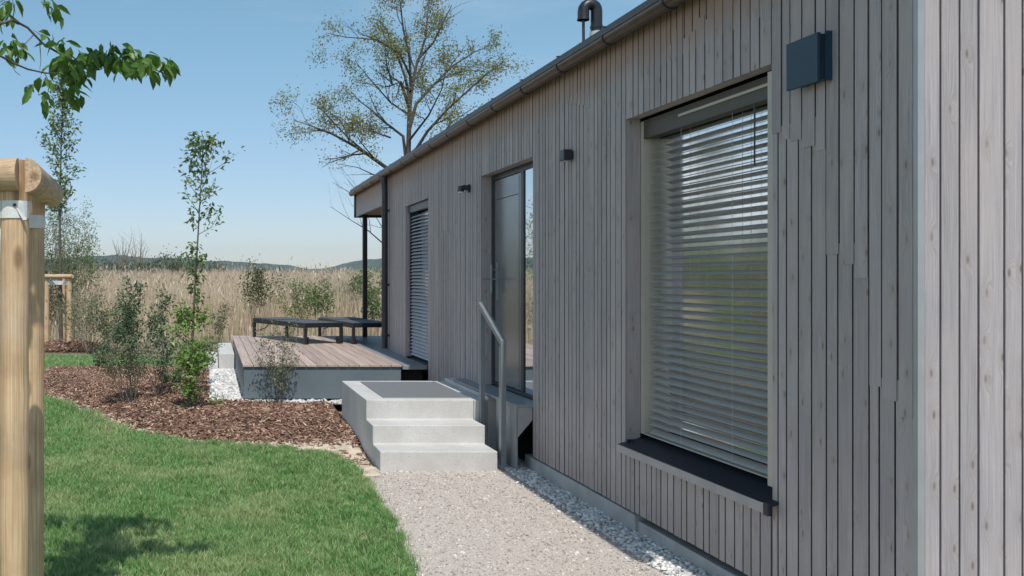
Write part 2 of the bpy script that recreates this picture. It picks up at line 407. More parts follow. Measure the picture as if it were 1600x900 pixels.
class MB:
    def __init__(s): s.v = []; s.q = []; s.t = []; s.n = 0
    def add(s, V, quads=(), tris=()):
        V = np.asarray(V, float).reshape(-1, 3); s.v.append(V)
        for f in quads: s.q.append([i + s.n for i in f])
        for f in tris: s.t.append([i + s.n for i in f])
        s.n += len(V); return s
    def box(s, x0, x1, y0, y1, z0, z1, M_=None):
        V = np.array([(x, y, z) for z in (z0, z1) for y in (y0, y1) for x in (x0, x1)], float)
        if M_ is not None: V = np.array([M_ @ Vector(v) for v in V])
        return s.add(V, [(0, 2, 3, 1), (4, 5, 7, 6), (0, 1, 5, 4), (2, 6, 7, 3), (0, 4, 6, 2), (1, 3, 7, 5)])
    def bbox(s, x0, x1, y0, y1, z0, z1, b=.006):
        """box with chamfered edges"""
        bm = bmesh.new(); bmesh.ops.create_cube(bm, size=1)
        for v in bm.verts: v.co = Vector(((x0 + x1) / 2 + v.co.x * (x1 - x0), (y0 + y1) / 2 + v.co.y * (y1 - y0), (z0 + z1) / 2 + v.co.z * (z1 - z0)))
        bmesh.ops.bevel(bm, geom=bm.edges[:], offset=b, segments=2, profile=.5, affect='EDGES')
        bm.verts.index_update()
        V = [v.co[:] for v in bm.verts]; q = []; t = []
        for f in bm.faces:
            ids = [v.index for v in f.verts]
            (q if len(ids) == 4 else t).append(ids) if len(ids) in (3, 4) else [t.append([ids[0], ids[i], ids[i + 1]]) for i in range(1, len(ids) - 1)]
        bm.free(); return s.add(V, q, t)
    def tube(s, pts, rad, n=8, cap=True, a0=0.0, a1=2 * math.pi, flat=None):
        pts = [np.asarray(p, float) for p in pts]
        if not hasattr(rad, '__len__'): rad = [rad] * len(pts)
        closed = abs(a1 - a0 - 2 * math.pi) < 1e-6
        k = n if closed else n + 1
        d0 = pts[1] - pts[0]; d0 /= np.linalg.norm(d0) + 1e-12
        up = np.array([0, 0, 1.]) if abs(d0[2]) < .9 else np.array([1., 0, 0])
        u = np.cross(d0, up); u /= np.linalg.norm(u)
        V = []
        for i, p in enumerate(pts):
            a = pts[max(i - 1, 0)]; b = pts[min(i + 1, len(pts) - 1)]
            d = b - a; d /= np.linalg.norm(d) + 1e-12
            u = u - d * np.dot(u, d); u /= np.linalg.norm(u) + 1e-12
            w = np.cross(u, d)
            for j in range(k):
                t = a0 + (a1 - a0) * j / n
                V.append(p + rad[i] * (math.cos(t) * u + math.sin(t) * w))
        q = []
        m = len(pts)
        for i in range(m - 1):
            for j in range(n if closed else n):
                j2 = (j + 1) % k
                q.append((i * k + j, i * k + j2, (i + 1) * k + j2, (i + 1) * k + j))
        t = []
        if not closed and not flat is False:
            for i in range(m - 1): q.append((i * k + k - 1, i * k, (i + 1) * k, (i + 1) * k + k - 1))
        if cap:
            for i in range(1, k - 1):
                t.append((0, i + 1, i)); e = (m - 1) * k; t.append((e, e + i, e + i + 1))
        return s.add(V, q, t)
    def prism(s, poly, x0, x1, axis='x'):
        """outline in the two other axes pushed from x0 to x1 (convex)"""
        k = len(poly); V = []
        for x in (x0, x1):
            for a, b in poly:
                V.append({'x': (x, a, b), 'y': (a, x, b), 'z': (a, b, x)}[axis])
        q = [(i, (i + 1) % k, k + (i + 1) % k, k + i) for i in range(k)]
        t = [(0, i + 1, i) for i in range(1, k - 1)] + [(k, k + i, k + i + 1) for i in range(1, k - 1)]
        return s.add(V, q, t)
    def build(s, name, mat, parent=None, smooth=False):
        o = mesh_np(name, np.concatenate(s.v), s.q, s.t, mat, parent, smooth)
        bm = bmesh.new(); bm.from_mesh(o.data); bmesh.ops.recalc_face_normals(bm, faces=bm.faces[:]); bm.to_mesh(o.data); bm.free()
        if smooth: autosmooth(o)
        return o

def autosmooth(o, ang=40):
    bm = bmesh.new(); bm.from_mesh(o.data)
    for e in bm.edges:
        if len(e.link_faces) == 2 and e.calc_face_angle(0) > R(ang): e.smooth = False
    for f in bm.faces: f.smooth = True
    bm.to_mesh(o.data); bm.free()

def copy_tree(o, parent=None):
    c = o.copy(); COL.objects.link(c)
    if parent is not None: c.parent = parent
    for ch in [x for x in bpy.data.objects if x.parent == o]: copy_tree(ch, c)
    return c

def unit(v):
    return v / (np.linalg.norm(v, axis=-1, keepdims=True) + 1e-9)

def leaf_arrays(Pt, D, size, wr=.5, droop=.25, fine=False):
    """one folded leaf per point: diamond of two faces, or eight-vertex leaf with a bent midrib"""
    n = len(Pt); D = unit(D)
    ref = rng.normal(size=(n, 3)); ref[:, 2] = np.abs(ref[:, 2]) + .8
    S = unit(np.cross(D, ref)); U = unit(np.cross(S, D))
    size = np.asarray(size).reshape(-1, 1) * np.ones((n, 1)); w = size * wr * .5
    if not fine:
        V = np.stack([Pt, Pt + D * size * .45 + S * w + U * w * .35, Pt + D * size - U * size * droop, Pt + D * size * .45 - S * w + U * w * .35], 1)
        b = np.arange(n)[:, None] * 4
        tr = np.concatenate([b + [0, 1, 2], b + [0, 2, 3]])
        return V.reshape(-1, 3), None, tr
    def mid(t): return Pt + D * size * t - U * size * droop * t * t
    V = np.stack([Pt, mid(.3) + S * w * .92 + U * w * .3, mid(.3), mid(.3) - S * w * .92 + U * w * .3,
                  mid(.66) + S * w * .8 + U * w * .25, mid(.66), mid(.66) - S * w * .8 + U * w * .25, mid(1.0)], 1)
    b = np.arange(n)[:, None] * 8
    q = np.concatenate([b + [1, 4, 5, 2], b + [2, 5, 6, 3]])
    t = np.concatenate([b + [0, 1, 2], b + [0, 2, 3], b + [4, 7, 5], b + [5, 7, 6]])
    return V.reshape(-1, 3), q, t

def leaves(name, Pt, D, size, mat, parent, wr=.5, droop=.25, fine=False):
    V, q, t = leaf_arrays(np.asarray(Pt, float), np.asarray(D, float), size, wr, droop, fine)
    return mesh_np(name, V, q, t, mat, parent)

class Wood:
    """tapered limbs that fork; remembers where leaves can sit"""
    def __init__(s, seed): s.mb = MB(); s.r = np.random.default_rng(seed); s.tips = []; s.dirs = []
    def limb(s, pts, r0, r1, n=7):
        pts = np.asarray(pts, float); k = len(pts)
        s.mb.tube(pts, [r0 + (r1 - r0) * (i / (k - 1)) ** .85 for i in range(k)], n)
    def path(s, p, d, length, seg=6, wob=.18, up=.1):
        pts = [np.array(p, float)]; d = unit(np.array(d, float))
        for i in range(seg):
            d = unit(d + s.r.normal(0, wob, 3) + np.array([0, 0, up]))
            pts.append(pts[-1] + d * length / seg)
        return np.array(pts)
    def side_dir(s, d, spread):
        a = s.r.normal(size=3); a -= d * np.dot(a, d); a = unit(a)
        return unit(d * math.cos(spread) + a * math.sin(spread))
    def grow(s, pts, r0, r1, level, nch, lratio=.5, spread=.8, up=.08, start=.25, leaf_from=0, sides=6, wob=.18, per=2):
        s.limb(pts, r0, r1, max(3, sides))
        tot = np.sum(np.linalg.norm(np.diff(pts, axis=0), axis=1)); k = len(pts) - 1
        def at(t):
            f = t * k; i = min(int(f), k - 1); return pts[i] + (pts[i + 1] - pts[i]) * (f - i), unit(pts[i + 1] - pts[i])
        if level <= leaf_from:
            for t in np.linspace(.25, 1.0, max(2, int(per * 3))):
                q, d = at(t)
                for _ in range(per): s.tips.append(q); s.dirs.append(d)
        if level <= 0: return
        for j in range(nch):
            t = start + (1 - start) * (j + s.r.uniform(.2, .9)) / nch
            q, d = at(min(t, .99))
            ln = tot * lratio * (1.15 - .6 * t) * s.r.uniform(.7, 1.25)
            rr = max((r0 + (r1 - r0) * t) * .55, .0015)
            sub = s.path(q, s.side_dir(d, spread * s.r.uniform(.7, 1.2)), ln, 5, wob, up)
            s.grow(sub, rr, max(rr * .3, .001), level - 1, max(2, int(nch * .75)), lratio, spread, up, .2, leaf_from, max(3, sides - 2), wob, per)
    def cloud(s, per, spread, keep=1.0):
        """points scattered about the twigs, with outward drooping directions"""
        T = np.array(s.tips); D = np.array(s.dirs)
        if keep < 1: m = s.r.random(len(T)) < keep; T = T[m]; D = D[m]
        T = np.repeat(T, per, 0); D = np.repeat(D, per, 0)
        n = len(T)
        return T + s.r.normal(0, spread, (n, 3)), unit(D * .6 + s.r.normal(0, .75, (n, 3)))

# ------------------------------------------------------------------ camera, sun, sky
cam = bpy.data.cameras.new('Camera'); co = bpy.data.objects.new('Camera', cam); COL.objects.link(co)
co.location = (0, 0, CAMZ); co.rotation_euler = (R(90), 0, 0)
cam.sensor_width = 36; cam.sensor_fit = 'HORIZONTAL'; cam.lens = 36 * F / 1600
cam.shift_x = (800 - PX) / 1600; cam.shift_y = (PY - 450) / 1600
cam.clip_start = .05; cam.clip_end = 20000
sc.camera = co
sun_to = Vector((.035, -.62, 1.0)).normalized()
sl = bpy.data.lights.new('Sun', 'SUN'); so = bpy.data.objects.new('Sun', sl); COL.objects.link(so)
sl.energy = 3.25; sl.angle = R(.5); sl.color = (1, .955, .89)
so.rotation_euler = (-sun_to).to_track_quat('-Z', 'Y').to_euler(); so.location = (0, -5, 30)
w = bpy.data.worlds.new('World'); sc.world = w; w.use_nodes = True
wn = w.node_tree; bg = wn.nodes['Background']
sky = wn.nodes.new('ShaderNodeTexSky'); sky.sky_type = 'NISHITA'; sky.sun_disc = False
sky.sun_elevation = math.asin(sun_to.z); sky.sun_rotation = math.atan2(sun_to.x, sun_to.y)
sky.altitude = 100; sky.air_density = .85; sky.dust_density = .25; sky.ozone_density = 1.0
tcw = wn.nodes.new('ShaderNodeTexCoord'); sxw = wn.nodes.new('ShaderNodeSeparateXYZ'); wn.links.new(tcw.outputs['Generated'], sxw.inputs[0])
elev = sstep(wn, sxw.outputs[2], .0, .34)
mpw = wn.nodes.new('ShaderNodeMapping'); mpw.inputs['Scale'].default_value = (1.6, 1.6, 9.0); mpw.inputs['Rotation'].default_value = (.25, .1, 0); wn.links.new(tcw.outputs['Generated'], mpw.inputs[0])
wisp = sstep(wn, noise_tex(wn, mpw.outputs[0], 2.2, 6, .6), .48, .8, 0, .16)
tint = mixc(wn, 1.0, sky.outputs[0], mixc(wn, elev, (.76, .735, .785), (.95, 1.15, 1.01)), 'MULTIPLY')
tint = mixc(wn, wisp, tint, (5.2, 5.9, 6.4)); 
# a bank of white cloud to the left of the picture, which the window glass mirrors
cl_az = sstep(wn, math_node(wn, 'DIVIDE', sxw.outputs[0], math_node(wn, 'MAXIMUM', sxw.outputs[1], .05)), -.36, -.50)
mpc = wn.nodes.new('ShaderNodeMapping'); mpc.inputs['Scale'].default_value = (2.2, 2.2, 4.0); wn.links.new(tcw.outputs['Generated'], mpc.inputs[0])
cl = math_node(wn, 'MULTIPLY', cl_az, sstep(wn, noise_tex(wn, mpc.outputs[0], 2.0, 7, .55), .38, .60, .15, .95))
cl = math_node(wn, 'MULTIPLY', cl, sstep(wn, sxw.outputs[2], .55, .30))
tint = mixc(wn, cl, tint, (7.0, 7.25, 7.5)); wn.links.new(tint, bg.inputs[0]); bg.inputs[1].default_value = .122
sc.view_settings.view_transform = 'Standard'; sc.view_settings.look = 'None'
sc.view_settings.exposure = .27; sc.view_settings.gamma = 1; sc.view_settings.use_curve_mapping = False
sc.render.engine = 'CYCLES'
sc.cycles.max_bounces = 8; sc.cycles.transparent_max_bounces = 12; sc.cycles.diffuse_bounces = 3; sc.cycles.glossy_bounces = 4
sc.cycles.use_denoising = True; sc.cycles.volume_bounces = 0
sc.cycles.sample_clamp_indirect = 6

# ------------------------------------------------------------------ outlines on the ground
def inside(poly, X, Y):
    poly = np.asarray(poly, float); x0, y0 = poly[:, 0], poly[:, 1]; x1, y1 = np.roll(x0, -1), np.roll(y0, -1)
    c = np.zeros(np.shape(X), bool)
    for a, b, e, f in zip(x0, y0, x1, y1):
        if b == f: continue
        c ^= ((b > Y) != (f > Y)) & (X < (e - a) * (Y - b) / (f - b) + a)
    return c

def smooth_line(pts, it=2):
    pts = [np.array(p, float) for p in pts]
    for _ in range(it):
        o = [pts[0]]
        for a, b in zip(pts, pts[1:]): o += [a * .75 + b * .25, a * .25 + b * .75]
        pts = o + [pts[-1]]
    return np.array(pts)

mulch_front = smooth_line([(-2.75, 14.1), (-2.72, 13.2), (-2.37, 12.3), (-1.57, 10.95), (-.87, 9.4), (-.185, 8.65), (.43, 8.5), (.99, 8.15), (1.25, 7.75)])
mulch_poly = [tuple(p) for p in mulch_front] + [(1.405, 7.9), (1.405, 10.78), (.38, 10.78), (-.02, 11.0), (-.04, 14.6), (-.3, 15.5), (-1.0, 16.0), (-2.0, 16.2), (-2.5, 15.9)]
lawn_edge = smooth_line([(1.2, 7.6), (1.23, 7.0), (1.20, 6.0), (1.12, 4.83), (1.02, 3.4), (.95, 1.0), (.9, -4)])
def ragged(line, amp, step=.06, seed=0.):
    o_ = []
    for a, b in zip(line, line[1:]):
        k_ = max(1, int(np.linalg.norm(b - a) / step))
        for j in range(k_): o_.append(a + (b - a) * j / k_)
    o_.append(line[-1]); o_ = np.array(o_)
    return np.array([p + [amp * mnoise.noise((p[0] * 4, p[1] * 4, seed)) + amp * .6 * mnoise.noise((p[0] * 14, p[1] * 14, seed)), amp * mnoise.noise((p[0] * 4, p[1] * 4, seed + 5)) + amp * .6 * mnoise.noise((p[0] * 14, p[1] * 14, seed + 9))] for p in o_])
lawn_mulch_rim = ragged(mulch_front[:-1], .105, seed=1.); lawn_path_rim = ragged(lawn_edge, .075, seed=3.)
lawn_poly = [tuple(p) for p in lawn_mulch_rim] + [tuple(p) for p in lawn_path_rim] + [(-8, -4), (-9, 18.6), (-1.4, 18.3), (-.6, 16.6), (-1.0, 16.15), (-2.0, 16.35), (-2.6, 16.0)]

def mulch_h(X, Y):
    fx = mulch_front[:, 0]; fy = mulch_front[:, 1]
    ye = np.interp(X, fx, fy)
    t = np.clip((Y - ye) / 1.6, 0, 1); t = t * t * (3 - 2 * t)
    b = np.clip((16.2 - Y) / 1.2, 0, 1)
    return .004 + .10 * t * b + .012 * np.sin(X * 5.1 + Y * 2.3) * t * b

def ngon(name, poly, z, mat, label=None):
    bm = bmesh.new(); vs = [bm.verts.new((x, y, z)) for x, y in poly]
    f = bm.faces.new(vs)
    if f.normal.z < 0: f.normal_flip()
    bmesh.ops.triangulate(bm, faces=[f]); bmesh.ops.recalc_face_normals(bm, faces=bm.faces[:])
    if bm.faces[:][0].normal.z < 0: bmesh.ops.reverse_faces(bm, faces=bm.faces[:])
    me = bpy.data.meshes.new(name); bm.to_mesh(me); bm.free(); me.materials.append(mat)
    o = bpy.data.objects.new(name, me); COL.objects.link(o)
    o['kind'] = 'structure'
    return o

def terrain_z(X, Y):
    t = np.clip((Y - 21) / 110, 0, 1)
    return 1.0 * t * t * (3 - 2 * t) * np.clip((60 + X) / 40, 0, 1)

# ground: one sheet out to the hills
ys = np.unique(np.concatenate([np.linspace(-40, 20, 13), np.linspace(20, 140, 41), np.linspace(140, 600, 12), np.linspace(600, 4200, 10)]))
xs = np.unique(np.concatenate([np.linspace(-4000, -200, 10), np.linspace(-200, 200, 61), np.linspace(200, 4000, 10)]))
X, Y = np.meshgrid(xs, ys); Z = terrain_z(X, Y) - .004
V = np.stack([X, Y, Z], -1).reshape(-1, 3)
nx, ny = len(xs), len(ys); i = (np.arange(ny - 1)[:, None] * nx + np.arange(nx - 1)[None]).ravel()
g = mesh_np('ground', V, np.stack([i, i + 1, i + nx + 1, i + nx], 1), None, M['ground'], None, True); g['kind'] = 'structure'
ngon('lawn', lawn_poly, .013, M['lawn'])
path_poly = [tuple(p - [.12, 0]) for p in lawn_edge] + [(2.455, -4), (2.455, 7.6)]
ngon('gravel_path', path_poly, .008, M['path'])
ngon('pebble_bed', [(2.43, -4), (2.9, -4), (2.9, 9.0), (2.43, 9.0)], .004, M['sand'])
ngon('deck_pebble_bed', [(-.04, 10.8), (2.6, 10.8), (2.6, 11.2), (.5, 11.2), (.5, 14.9), (-.04, 14.9)], .09, M['sand'])
# mulch bed
st = .07
gx = np.arange(-2.9, 1.45, st); gy = np.arange(7.2, 16.4, st)
X, Y = np.meshgrid(gx, gy); Z = mulch_h(X, Y)
nx, ny = len(gx), len(gy); idx = (np.arange(ny - 1)[:, None] * nx + np.arange(nx - 1)[None])
cin = inside(mulch_poly, X[:-1, :-1] + st / 2, Y[:-1, :-1] + st / 2)
i = idx[cin]
o = mesh_np('mulch_bed', np.stack([X, Y, Z], -1).reshape(-1, 3), np.stack([i, i + 1, i + nx + 1, i + nx], 1), None, M['soil'], None, True); o['kind'] = 'structure'

front_f = lambda x: np.interp(x, mulch_front[:, 0], mulch_front[:, 1])
def edge_d(x, y):
    d_ = np.full(np.shape(x), 9.0)
    for p in mulch_front: d_ = np.minimum(d_, np.hypot(x - p[0], y - p[1]))
    return d_
FX, FY = X[:-1, :-1] + st / 2, Y[:-1, :-1] + st / 2
wob = np.array([mnoise.noise((a * 2.1, b * 2.1, 7.)) for a, b in zip(FX.ravel(), FY.ravel())]).reshape(FX.shape)
sand_in = (edge_d(FX, FY) < .20 + .12 * wob + np.clip((FX - .3) * .35, 0, .42)) & (FX < 1.40 - st / 2) & (FY < 9.3 + 9 * (FX < .6))
sand_in |= (FX > 1.02) & (FX < 1.40 - st / 2) & (FY < 8.6) & (FY > 7.3) & (FX > np.interp(FY, [7.0, 7.6, 8.2], [1.2, 1.16, .9]))
i = idx[sand_in]
o = mesh_np('sand_strip', np.stack([X, Y, Z + .009], -1).reshape(-1, 3), np.stack([i, i + 1, i + nx + 1, i + nx], 1), None, M['sand'], None, True); o['kind'] = 'structure'

def scatter(poly, n, bounds):
    x = rng.uniform(bounds[0], bounds[1], n); y = rng.uniform(bounds[2], bounds[3], n)
    m = inside(poly, x, y); return x[m], y[m]

def rot_boxes(x, y, z, lx, ly, lz, yaw, tilt, roll):
    n = len(x); cy, sy = np.cos(yaw), np.sin(yaw); ct, st_ = np.cos(tilt), np.sin(tilt); cr, sr = np.cos(roll), np.sin(roll)
    ax = np.stack([cy * ct, sy * ct, st_], 1); b0 = np.stack([-sy, cy, np.zeros(n)], 1); c0 = np.cross(ax, b0)
    by = b0 * cr[:, None] + c0 * sr[:, None]; cz = np.cross(ax, by)
    C = np.stack([x, y, z], 1); V = []
    for dz in (-.5, .5):
        for dy in (-.5, .5):
            for dx in (-.5, .5):
                tp = 1.0 if dx < 0 else .6
                V.append(C + ax * (lx * dx)[:, None] + by * (ly * dy * tp)[:, None] + cz * (lz * dz)[:, None])
    V = np.stack(V, 1); b = np.arange(n)[:, None] * 8
    q = np.concatenate([b + f for f in ([0, 2, 3, 1], [4, 5, 7, 6], [0, 1, 5, 4], [2, 6, 7, 3], [0, 4, 6, 2], [1, 3, 7, 5])])
    return V.reshape(-1, 3), q

# bark chips
x, y = scatter(mulch_poly, 60000, (-2.9, 1.45, 7.6, 16.3))
ed = edge_d(x, y) - np.clip((x - .4) * .3, 0, .36) * (y < 9.2); m = rng.random(len(x)) < np.clip((ed - .04) / .22, .06, 1); x, y = x[m], y[m]
n = len(x)
V, q = rot_boxes(x, y, mulch_h(x, y) + rng.uniform(.002, .028, n), rng.uniform(.025, .085, n), rng.uniform(.008, .024, n), rng.uniform(.003, .008, n),
                 rng.uniform(0, 6.28, n), rng.normal(0, .35, n), rng.normal(0, .5, n))
Vs = [V]; qs = [q]; cnt = len(V)
# stray chips on the sand seam and at the lawn edge
k = rng.integers(0, len(mulch_front), 900); pt = mulch_front[k] + rng.normal(0, .11, (900, 2))
V, q = rot_boxes(pt[:, 0], pt[:, 1], np.full(900, .018), rng.uniform(.02, .06, 900), rng.uniform(.006, .016, 900), rng.uniform(.003, .006, 900), rng.uniform(0, 6.28, 900), rng.normal(0, .2, 900), rng.normal(0, .3, 900))
Vs.append(V); qs.append(q + cnt); cnt += len(V)
# mound round the far stakes
n = 5000; a = rng.uniform(0, 6.28, n); rr = np.sqrt(rng.random(n))
mx, my = -3.3 + rr * np.cos(a) * 1.0, 20.2 + rr * np.sin(a) * .8
V, q = rot_boxes(mx, my, .03 + .17 * (1 - rr ** 2) + rng.uniform(0, .03, n), rng.uniform(.04, .1, n), rng.uniform(.015, .03, n), rng.uniform(.004, .01, n), rng.uniform(0, 6.28, n), rng.normal(0, .35, n), rng.normal(0, .5, n))
Vs.append(V); qs.append(q + cnt); cnt += len(V)
tag(mesh_np('bark_mulch', np.concatenate(Vs), np.concatenate(qs), None, M['chips']), 'reddish brown bark chips spread over the planting bed', 'mulch', kind='stuff')
th = np.linspace(0, 2 * math.pi, 25)[:-1]; V = [(-3.3, 20.2, .2)]; t = []
for k_, (f, z) in enumerate(((.5, .15), (1.0, .0))):
    for a in th: V.append((-3.3 + f * math.cos(a) * 1.05, 20.2 + f * math.sin(a) * .85, z))
q = []
for j in range(24):
    t.append((0, 1 + j, 1 + (j + 1) % 24)); q.append((1 + j, 25 + j, 25 + (j + 1) % 24, 1 + (j + 1) % 24))
o = mesh_np('mulch_mound', V, q, t, M['soil'], None, True); o['kind'] = 'structure'

# pebbles
bm = bmesh.new(); bmesh.ops.create_icosphere(bm, subdivisions=1, radius=1.0); bm.verts.index_update()
ico = np.array([v.co[:] for v in bm.verts]); icof = np.array([[v.index for v in f.verts] for f in bm.faces]); bm.free()
def stones(x, y, z, r, flat=.6, jitter=.22):
    n = len(x); base = ico[None] * (1 + rng.normal(0, jitter, (n, len(ico), 1)))
    s = np.stack([r * rng.uniform(.8, 1.5, n), r * rng.uniform(.7, 1.1, n), r * flat * rng.uniform(.8, 1.2, n)], 1)
    V = base * s[:, None]; a = rng.uniform(0, 6.28, n); c, si = np.cos(a)[:, None], np.sin(a)[:, None]
    Vx = V[..., 0] * c - V[..., 1] * si; Vy = V[..., 0] * si + V[..., 1] * c
    V = np.stack([Vx + x[:, None], Vy + y[:, None], V[..., 2] + z[:, None]], -1)
    return V.reshape(-1, 3), (np.arange(n)[:, None, None] * len(ico) + icof[None]).reshape(-1, 3)
parts = []
n = 6800; parts.append((rng.uniform(2.445, 2.66, n), rng.uniform(2.6, 7.9, n), rng.uniform(.008, .03, n), rng.uniform(.007, .018, n)))
n = 1500; parts.append((rng.uniform(-.03, .42, n), rng.uniform(10.85, 14.8, n), rng.uniform(.095, .12, n), rng.uniform(.02, .042, n)))
n = 420; parts.append((rng.uniform(.35, 2.3, n), rng.uniform(10.78, 11.02, n), rng.uniform(.095, .12, n), rng.uniform(.015, .035, n)))
n = 160; parts.append((rng.normal(2.42, .04, n), rng.uniform(2.6, 7.4, n), np.full(n, .014), rng.uniform(.006, .014, n)))
V, t = stones(*[np.concatenate([p[k] for p in parts]) for k in range(4)])
tag(mesh_np('pebbles', V, None, t, M['pebble'], None, True), 'white and grey pebbles along the house plinth and deck', 'pebbles', kind='stuff')
x, y = scatter(path_poly, 17000, (.9, 2.45, 2.8, 7.5))
ks = rng.integers(0, len(lawn_path_rim), 700); x = np.concatenate([x, lawn_path_rim[ks, 0] + rng.normal(-.01, .05, 700)]); y = np.concatenate([y, lawn_path_rim[ks, 1] + rng.normal(0, .04, 700)])
n = len(x); V, t = stones(x, y, np.full(n, .011), rng.gamma(3, .0009, n) + .0012, .7, .15)
tag(mesh_np('gravel', V, None, t, M['grit']), 'fine pinkish grey gravel covering the path', 'gravel', kind='stuff')

# grass
def blades(x, y, z, h, wd, lean):
    n = len(x); a = rng.uniform(0, 6.28, n); dx, dy = np.cos(a), np.sin(a); b = rng.uniform(0, 6.28, n)
    lx, ly = np.cos(b) * lean * h, np.sin(b) * lean * h
    B = np.stack([x, y, z], 1); S = np.stack([dx * wd, dy * wd, np.zeros(n)], 1)
    mid = B + np.stack([lx * .35, ly * .35, h * .6], 1); tip = B + np.stack([lx, ly, h], 1)
    V = np.stack([B - S, B + S, mid + S * .75, mid - S * .75, tip], 1).reshape(-1, 3)
    k = np.arange(n)[:, None] * 5
    return V, k + [0, 1, 2, 3], k + [3, 2, 4]
def grass_zone(n, bounds, hmul=1.0, wmul=1.0):
    x, y = scatter(lawn_poly, n, bounds)
    n = len(x); jt = rng.random(n) < .25; x = x + jt * rng.normal(0, .03, n); y = y + jt * rng.normal(0, .03, n)
    tuft = np.array([mnoise.noise((a * 2.2, b * 2.2, 0)) for a, b in zip(x, y)])
    tuft2 = np.array([mnoise.noise((a * 9, b * 9, 4)) for a, b in zip(x, y)])
    h = rng.uniform(.024, .060, n) * (1 + .5 * tuft + .75 * tuft2) * hmul; h = np.maximum(h, .012)
    return blades(x, y, np.full(n, .012), h, rng.uniform(.0015, .003, n) * wmul, rng.normal(.55, .35, n))
Vs, qs, ts, c = [], [], [], 0
for z_ in (grass_zone(105000, (-1.5, 1.25, 4.3, 6.6)), grass_zone(105000, (-2.2, 1.25, 6.6, 9.0), 1.05, 1.2), grass_zone(80000, (-3.6, .5, 9.0, 14.5), 1.1, 1.5),
           grass_zone(70000, (-6.5, -.6, 14.0, 18.6), 1.2, 2.2), grass_zone(45000, (-6.5, 1.2, 1.5, 13), 1.0, 1.8)):
    Vs.append(z_[0]); qs.append(z_[1] + c); ts.append(z_[2] + c); c += len(z_[0])
tag(mesh_np('grass', np.concatenate(Vs), np.concatenate(qs), np.concatenate(ts), M['grass']), 'short mown green lawn grass', 'grass', kind='stuff')

# reeds
def reeds(n, y0, y1, spread, h0, h1, wd, xoff=0.0):
    yy = y0 + (y1 - y0) * rng.random(n); xx = rng.uniform(-spread, spread, n) * yy + xoff
    e = 21.6 + .9 * np.sin(xx * .7) + .6 * np.sin(xx * 1.9 + 1)
    m = yy > e; xx, yy = xx[m], yy[m]; n = len(xx)
    pat = np.array([mnoise.noise((a * .3, b * .15, 3)) + .8 * mnoise.noise((a * 1.1, b * .8, 5)) for a, b in zip(xx, yy)])
    front = np.clip((yy - 20.5) / 8, .4, 1)
    kp = rng.random(n) < np.clip(.62 + 1.1 * pat, .22, 1); xx, yy, pat = xx[kp], yy[kp], pat[kp]; n = len(xx); front = np.clip((yy - 20.5) / 8, .4, 1)
    h = rng.uniform(h0, h1, n) * (1 + .30 * pat) * front * (1 + .22 * (rng.random(n) > .97))
    return blades(xx, yy, terrain_z(xx, yy) - .02, h, rng.uniform(.6, 1.3, n) * wd, rng.normal(.12, .1, n))
Vs, qs, ts, c = [], [], [], 0
for z_ in (reeds(40000, 20.5, 34, .34, .9, 1.7, .006), reeds(58000, 34, 75, .32, 1.1, 1.85, .011), reeds(50000, 75, 150, .3, 1.2, 1.8, .022), reeds(26000, 150, 330, .3, 1.3, 2.0, .045),
           reeds(16000, 20, 80, .5, 1.2, 1.9, .02, -22)):
    Vs.append(z_[0]); qs.append(z_[1] + c); ts.append(z_[2] + c); c += len(z_[0])
# feathery heads on the taller stalks
tv = np.concatenate([v.reshape(-1, 5, 3)[:, 4] for v in Vs[:2]]); tv = tv[(rng.random(len(tv)) < .16) & (tv[:, 1] < 60)]
hd = rng.normal(0, .35, tv.shape); hd[:, 2] = 1.0; hd = unit(hd)
sd = unit(np.cross(hd, rng.normal(size=tv.shape))); hl = rng.uniform(.10, .24, (len(tv), 1)); hw = rng.uniform(.012, .028, (len(tv), 1))
PV = np.stack([tv - hd * .03, tv + hd * hl * .4 - sd * hw, tv + hd * hl * .4 + sd * hw, tv + hd * hl], 1).reshape(-1, 3); k_ = np.arange(len(tv))[:, None] * 4 + c
Vs.append(PV); ts.append(np.concatenate([k_ + [0, 2, 1], k_ + [1, 2, 3]])); c += len(PV)
tag(mesh_np('reeds', np.concatenate(Vs), np.concatenate(qs), np.concatenate(ts), M['reed']), 'wide bed of dry straw coloured reeds behind the garden', 'reeds', kind='stuff')

# hills
def hill_z(x, y):
    px = PX + F * x / y
    base = np.interp(px, [-1500, -600, -100, 100, 200, 300, 400, 470, 505, 545, 600, 700, 900, 1400, 2400], [34, 44, 32, 36, 38, 33, 28, 20, 18, 29, 37, 43, 33, 29, 22])
    return base / F * 2600
xs = np.linspace(-3600, 3600, 721); ys = np.linspace(2050, 3300, 22)
X, Y = np.meshgrid(xs, ys)
prof = np.exp(-((Y - 2600) / 260) ** 2)
nz = np.array([mnoise.fractal((a / 110, b / 110, 0), .8, 2.1, 6) for a, b in zip(X.ravel(), Y.ravel())]).reshape(X.shape)
Z = hill_z(X, np.full_like(Y, 2600.)) * prof + nz * 6.5 * prof - 2
nx, ny = len(xs), len(ys); i = (np.arange(ny - 1)[:, None] * nx + np.arange(nx - 1)[None]).ravel()
o = mesh_np('hills', np.stack([X, Y, Z], -1).reshape(-1, 3), np.stack([i, i + 1, i + nx + 1, i + nx], 1), None, M['hill'], None, True); o['kind'] = 'structure'

